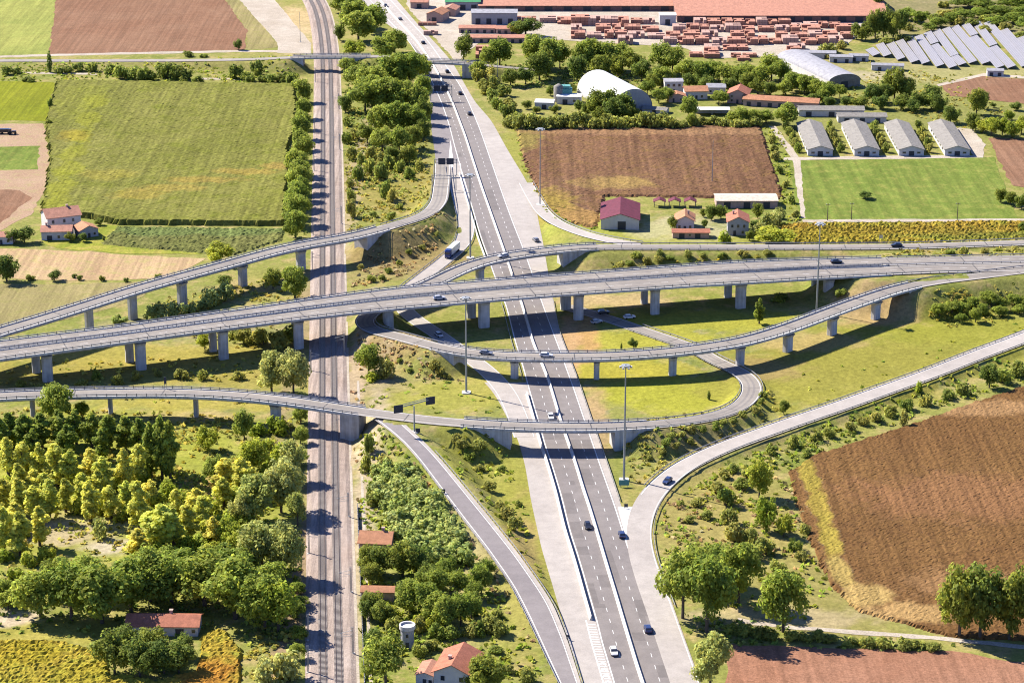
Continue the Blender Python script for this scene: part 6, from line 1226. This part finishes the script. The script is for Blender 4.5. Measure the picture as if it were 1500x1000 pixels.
# triangle between railway, ramp and motorway
CANE = [(545 + 12 * k + 5 * (j % 2), 700 + 14 * j) for j in range(10) for k in range(12)]
tri = [(548, 690), (590, 688), (640, 740), (672, 790), (690, 830), (640, 835), (585, 800), (560, 760)]
cn = [c for c in CANE if in_poly(np.array([float(c[0])]), np.array([float(c[1])]), tri)[0]]
grove('cane', 'pale green giant cane in the thicket beside the descending ramp', 'giant cane thicket', [(jit(x, 4), jit(y, 4), jit(26, 4), jit(26, 4)) for x, y in cn])
grove('dark', 'dark tree around the railway cottage', 'trees around the railway cottage', [(540, 838, 40, 40), (560, 842, 46, 46), (590, 845, 50, 50), (610, 838, 44, 44), (545, 855, 30, 34), (625, 860, 36, 36), (545, 900, 36, 38), (560, 915, 34, 36), (538, 905, 30, 30)])
grove('oak', 'mixed green garden tree between the round tower and the descending ramp', 'garden trees near the round tower', [(600, 895, 46, 44), (625, 900, 50, 46), (640, 910, 44, 40), (655, 920, 52, 40), (675, 915, 46, 40), (690, 905, 36, 36), (705, 870, 44, 34), (712, 850, 34, 30), (670, 870, 36, 36), (695, 880, 30, 30), (640, 870, 40, 40), (655, 850, 36, 34)])
grove('bush', 'garden bush near the white house at the bottom', 'garden bushes near the white house', [(575, 925, 26, 28), (610, 925, 24, 24), (640, 935, 22, 26), (660, 935, 20, 24), (690, 930, 20, 24), (715, 925, 26, 30), (735, 930, 22, 24), (700, 930, 22, 26), (615, 960, 20, 22), (632, 950, 16, 20), (730, 905, 14, 18), (745, 985, 12, 20), (775, 1000, 22, 24), (770, 985, 10, 16), (725, 955, 10, 22)])
plant('oak', 565, 1006, 82, 68, 'big olive-brown tree at the bottom edge between railway and white house'); plant('dark', 548, 960, 40, 34, 'dark tree beside the railway fence above the big olive tree'); plant('dark', 710, 1015, 56, 64, 'dark conical-branched tree right of the white house at the bottom edge'); plant('dark', 695, 1012, 40, 40, 'small dark tree touching the right wall of the white house')
grove('lbush', 'orange-tinged fruit bush beside the round tower', 'fruit bushes beside the round tower', [(575, 908, 22, 26), (618, 912, 18, 26), (628, 918, 16, 20)])
grove('bush', 'shrub on the grassy slope between the descending ramp and the disused lane', 'shrubs between ramp and disused lane', [(715, 718, 14, 20), (730, 745, 12, 18), (740, 760, 18, 22), (752, 776, 20, 22), (700, 690, 10, 20), (688, 672, 10, 18), (678, 655, 14, 18), (700, 655, 12, 24), (670, 645, 10, 14), (735, 690, 8, 14), (760, 740, 8, 12)])
grove('bush', 'shrub beside the railway embankment below the low flyover', 'shrubs below the low flyover by the railway', [(540, 665, 34, 16), (535, 690, 26, 18), (560, 680, 14, 20), (575, 690, 14, 20), (590, 700, 20, 22), (555, 700, 20, 24), (570, 715, 18, 24), (600, 712, 16, 20), (545, 720, 18, 20), (610, 690, 8, 12), (548, 740, 20, 22)])

# ------------------------------------------------------------------ rough undergrowth (one mass)
def undergrowth(name, polys, mat, seed, size=(.35, .8)):
    r = np.random.default_rng(seed); Vs, Cs = [], []
    for poly, dens, hmax, base in polys:
        W = [tuple(G(x, y)[:2]) for x, y in poly]; A = np.array(W); lo, hi = A.min(0), A.max(0)
        n = int(dens * (hi[0] - lo[0]) * (hi[1] - lo[1])); x = r.uniform(lo[0], hi[0], n); y = r.uniform(lo[1], hi[1], n)
        k = in_poly(x, y, W) & (vnoise(x, y, .13, seed) + .6 * vnoise(x, y, .45, seed + 2) + r.normal(0, .25, n) > -.05)
        x, y = x[k], y[k]
        for pts, hw in CORR + [(LF.p, 4.4), (RR.p, 4.4), (UL.p, 4.4), (SR.p, 5.4), (rd_c.p, 5.6), (TR.p, 4.6), (TO.p, 4)]:
            if len(x) == 0: break
            d, zr = seg_dist(x, y, pts); bridge = (zr > 3) & (terrain(x, y) < zr - 2); keep = (d > hw) | bridge; x, y = x[keep], y[keep]
        n = len(x)
        if n == 0: continue
        z = terrain(x, y); h = hmax * r.uniform(.25, 1, n) ** 1.5
        tint = np.array(base)[None] * r.uniform(.6, 1.35, n)[:, None] * np.stack((r.uniform(.85, 1.25, n), np.ones(n), r.uniform(.7, 1.3, n)), 1)
        for q in range(4):
            c = np.stack((x, y, z), 1) + np.stack((r.normal(0, .4, n), r.normal(0, .4, n), h * r.uniform(.15, .9, n)), 1)
            nrm = r.normal(size=(n, 3)) + np.array((0, 0, .9)); nrm /= np.linalg.norm(nrm, axis=1)[:, None]
            a = np.cross(nrm, r.normal(size=(n, 3))); a /= np.linalg.norm(a, axis=1)[:, None]; b = np.cross(nrm, a); s = r.uniform(*size, n)[:, None]
            Vs.append(np.stack((c - a * s - b * s * .6, c + a * s - b * s * .4, c + a * s * .6 + b * s, c - a * s * .7 + b * s * .7), 1).reshape(-1, 3))
            Cs.append(np.repeat(np.concatenate((tint * r.uniform(.8, 1.2, n)[:, None], np.ones((n, 1))), 1), 4, 0))
    me = crown_mesh(name, np.vstack(Vs), np.vstack(Cs), mat); o = bpy.data.objects.new(name, me); COL.objects.link(o); o['kind'] = 'stuff'; return o
b_ = NB('weed_leaves'); at = b_.n('ShaderNodeAttribute', attribute_name='Col'); M['weeds'] = b_.finish(at.outputs['Color'], .85, spec=.1, trans=.4, albedo=.85)
GR, OL, DR, DK = (.34, .40, .055), (.42, .40, .08), (.46, .36, .16), (.24, .30, .06)
undergrowth('undergrowth', [
    ([(500, 150), (630, 195), (634, 300), (600, 320), (540, 338), (500, 345)], .22, 1.3, OL), ([(505, 200), (625, 215), (610, 270), (510, 280)], .12, 1.8, DK),
    ([(500, 95), (630, 100), (632, 200), (505, 200)], .25, 1.6, DK),
    ([(545, 350), (650, 300), (655, 345), (600, 400), (540, 420), (510, 420)], .22, .9, DR),
    ([(525, 480), (640, 520), (680, 560), (560, 560), (525, 540)], .20, .9, DR), ([(530, 545), (700, 560), (750, 610), (620, 608), (530, 600)], .05, .5, GR),
    ([(0, 560), (440, 575), (440, 600), (0, 578)], .08, .8, OL), ([(0, 600), (440, 610), (440, 740), (330, 800), (250, 720), (0, 660)], .22, 1.4, OL), ([(240, 690), (440, 690), (440, 900), (250, 850)], .25, 1.6, GR),
    ([(0, 660), (240, 700), (250, 850), (0, 900)], .16, 1.1, OL), ([(0, 840), (440, 830), (440, 940), (0, 930)], .2, 1.5, DK), ([(370, 920), (445, 920), (445, 1020), (350, 1020)], .4, 1.3, OL),
    ([(0, 530), (440, 520), (440, 560), (0, 560)], .09, .8, OL), ([(230, 440), (440, 400), (440, 500), (300, 520)], .2, 1.2, OL),
    ([(528, 640), (600, 640), (700, 800), (800, 990), (760, 1010), (530, 1010)], .28, 1.3, GR), ([(560, 640), (640, 660), (700, 740), (760, 860), (800, 960), (740, 900), (680, 800)], .16, .8, DR),
    ([(620, 625), (740, 640), (800, 860), (810, 900), (720, 760)], .16, .8, GR),
    ([(900, 640), (1090, 600), (1130, 570), (1160, 620), (1000, 690), (925, 735), (890, 690)], .22, .9, OL), ([(930, 660), (1110, 590), (1120, 610), (960, 680)], .2, 1.0, DK),
    ([(960, 740), (1100, 660), (1500, 510), (1500, 560), (1330, 615), (1170, 680), (1165, 760), (1220, 860), (1180, 910), (980, 880), (955, 800)], .18, 1.1, GR), ([(960, 740), (1160, 690), (1200, 830), (1000, 860)], .12, 1.0, DR), ([(1040, 680), (1500, 525), (1500, 550), (1100, 700)], .14, 1.1, DK),
    ([(1370, 425), (1500, 410), (1500, 465), (1400, 480), (1350, 480)], .3, 1.4, OL), ([(890, 385), (1150, 372), (1150, 384), (900, 398)], .25, .8, OL), ([(1280, 372), (1500, 364), (1500, 374), (1300, 378)], .25, .8, OL),
    ([(0, 92), (440, 92), (440, 124), (0, 118)], .16, 1.0, GR), ([(420, 130), (458, 130), (455, 345), (415, 345)], .2, 1.2, DK),
    ([(740, 170), (760, 185), (880, 340), (800, 320), (760, 240)], .14, .7, GR), ([(1115, 180), (1150, 200), (1172, 330), (1150, 330)], .2, .9, GR),
    ([(690, 95), (1130, 90), (1130, 130), (760, 130)], .12, 1.2, DK), ([(1140, 110), (1370, 110), (1480, 160), (1440, 200), (1300, 160), (1140, 150)], .1, 1.0, OL), ([(1260, 40), (1500, 0), (1500, 45), (1400, 30), (1270, 65)], .12, 1.2, DK), ([(1250, 80), (1370, 110), (1500, 108), (1500, 118), (1300, 120)], .08, .7, OL),
    ([(1000, 900), (1400, 945), (1400, 956), (1060, 945), (1000, 990)], .3, 1.2, DK), ([(440, 600), (458, 600), (450, 1000), (436, 1000)], .3, 1.0, DR), ([(512, 560), (530, 560), (532, 1000), (516, 1000)], .12, .6, DR),
    ([(1110, 560), (1500, 470), (1500, 485), (1150, 620)], .015, .4, GR)], 'weeds', 5)
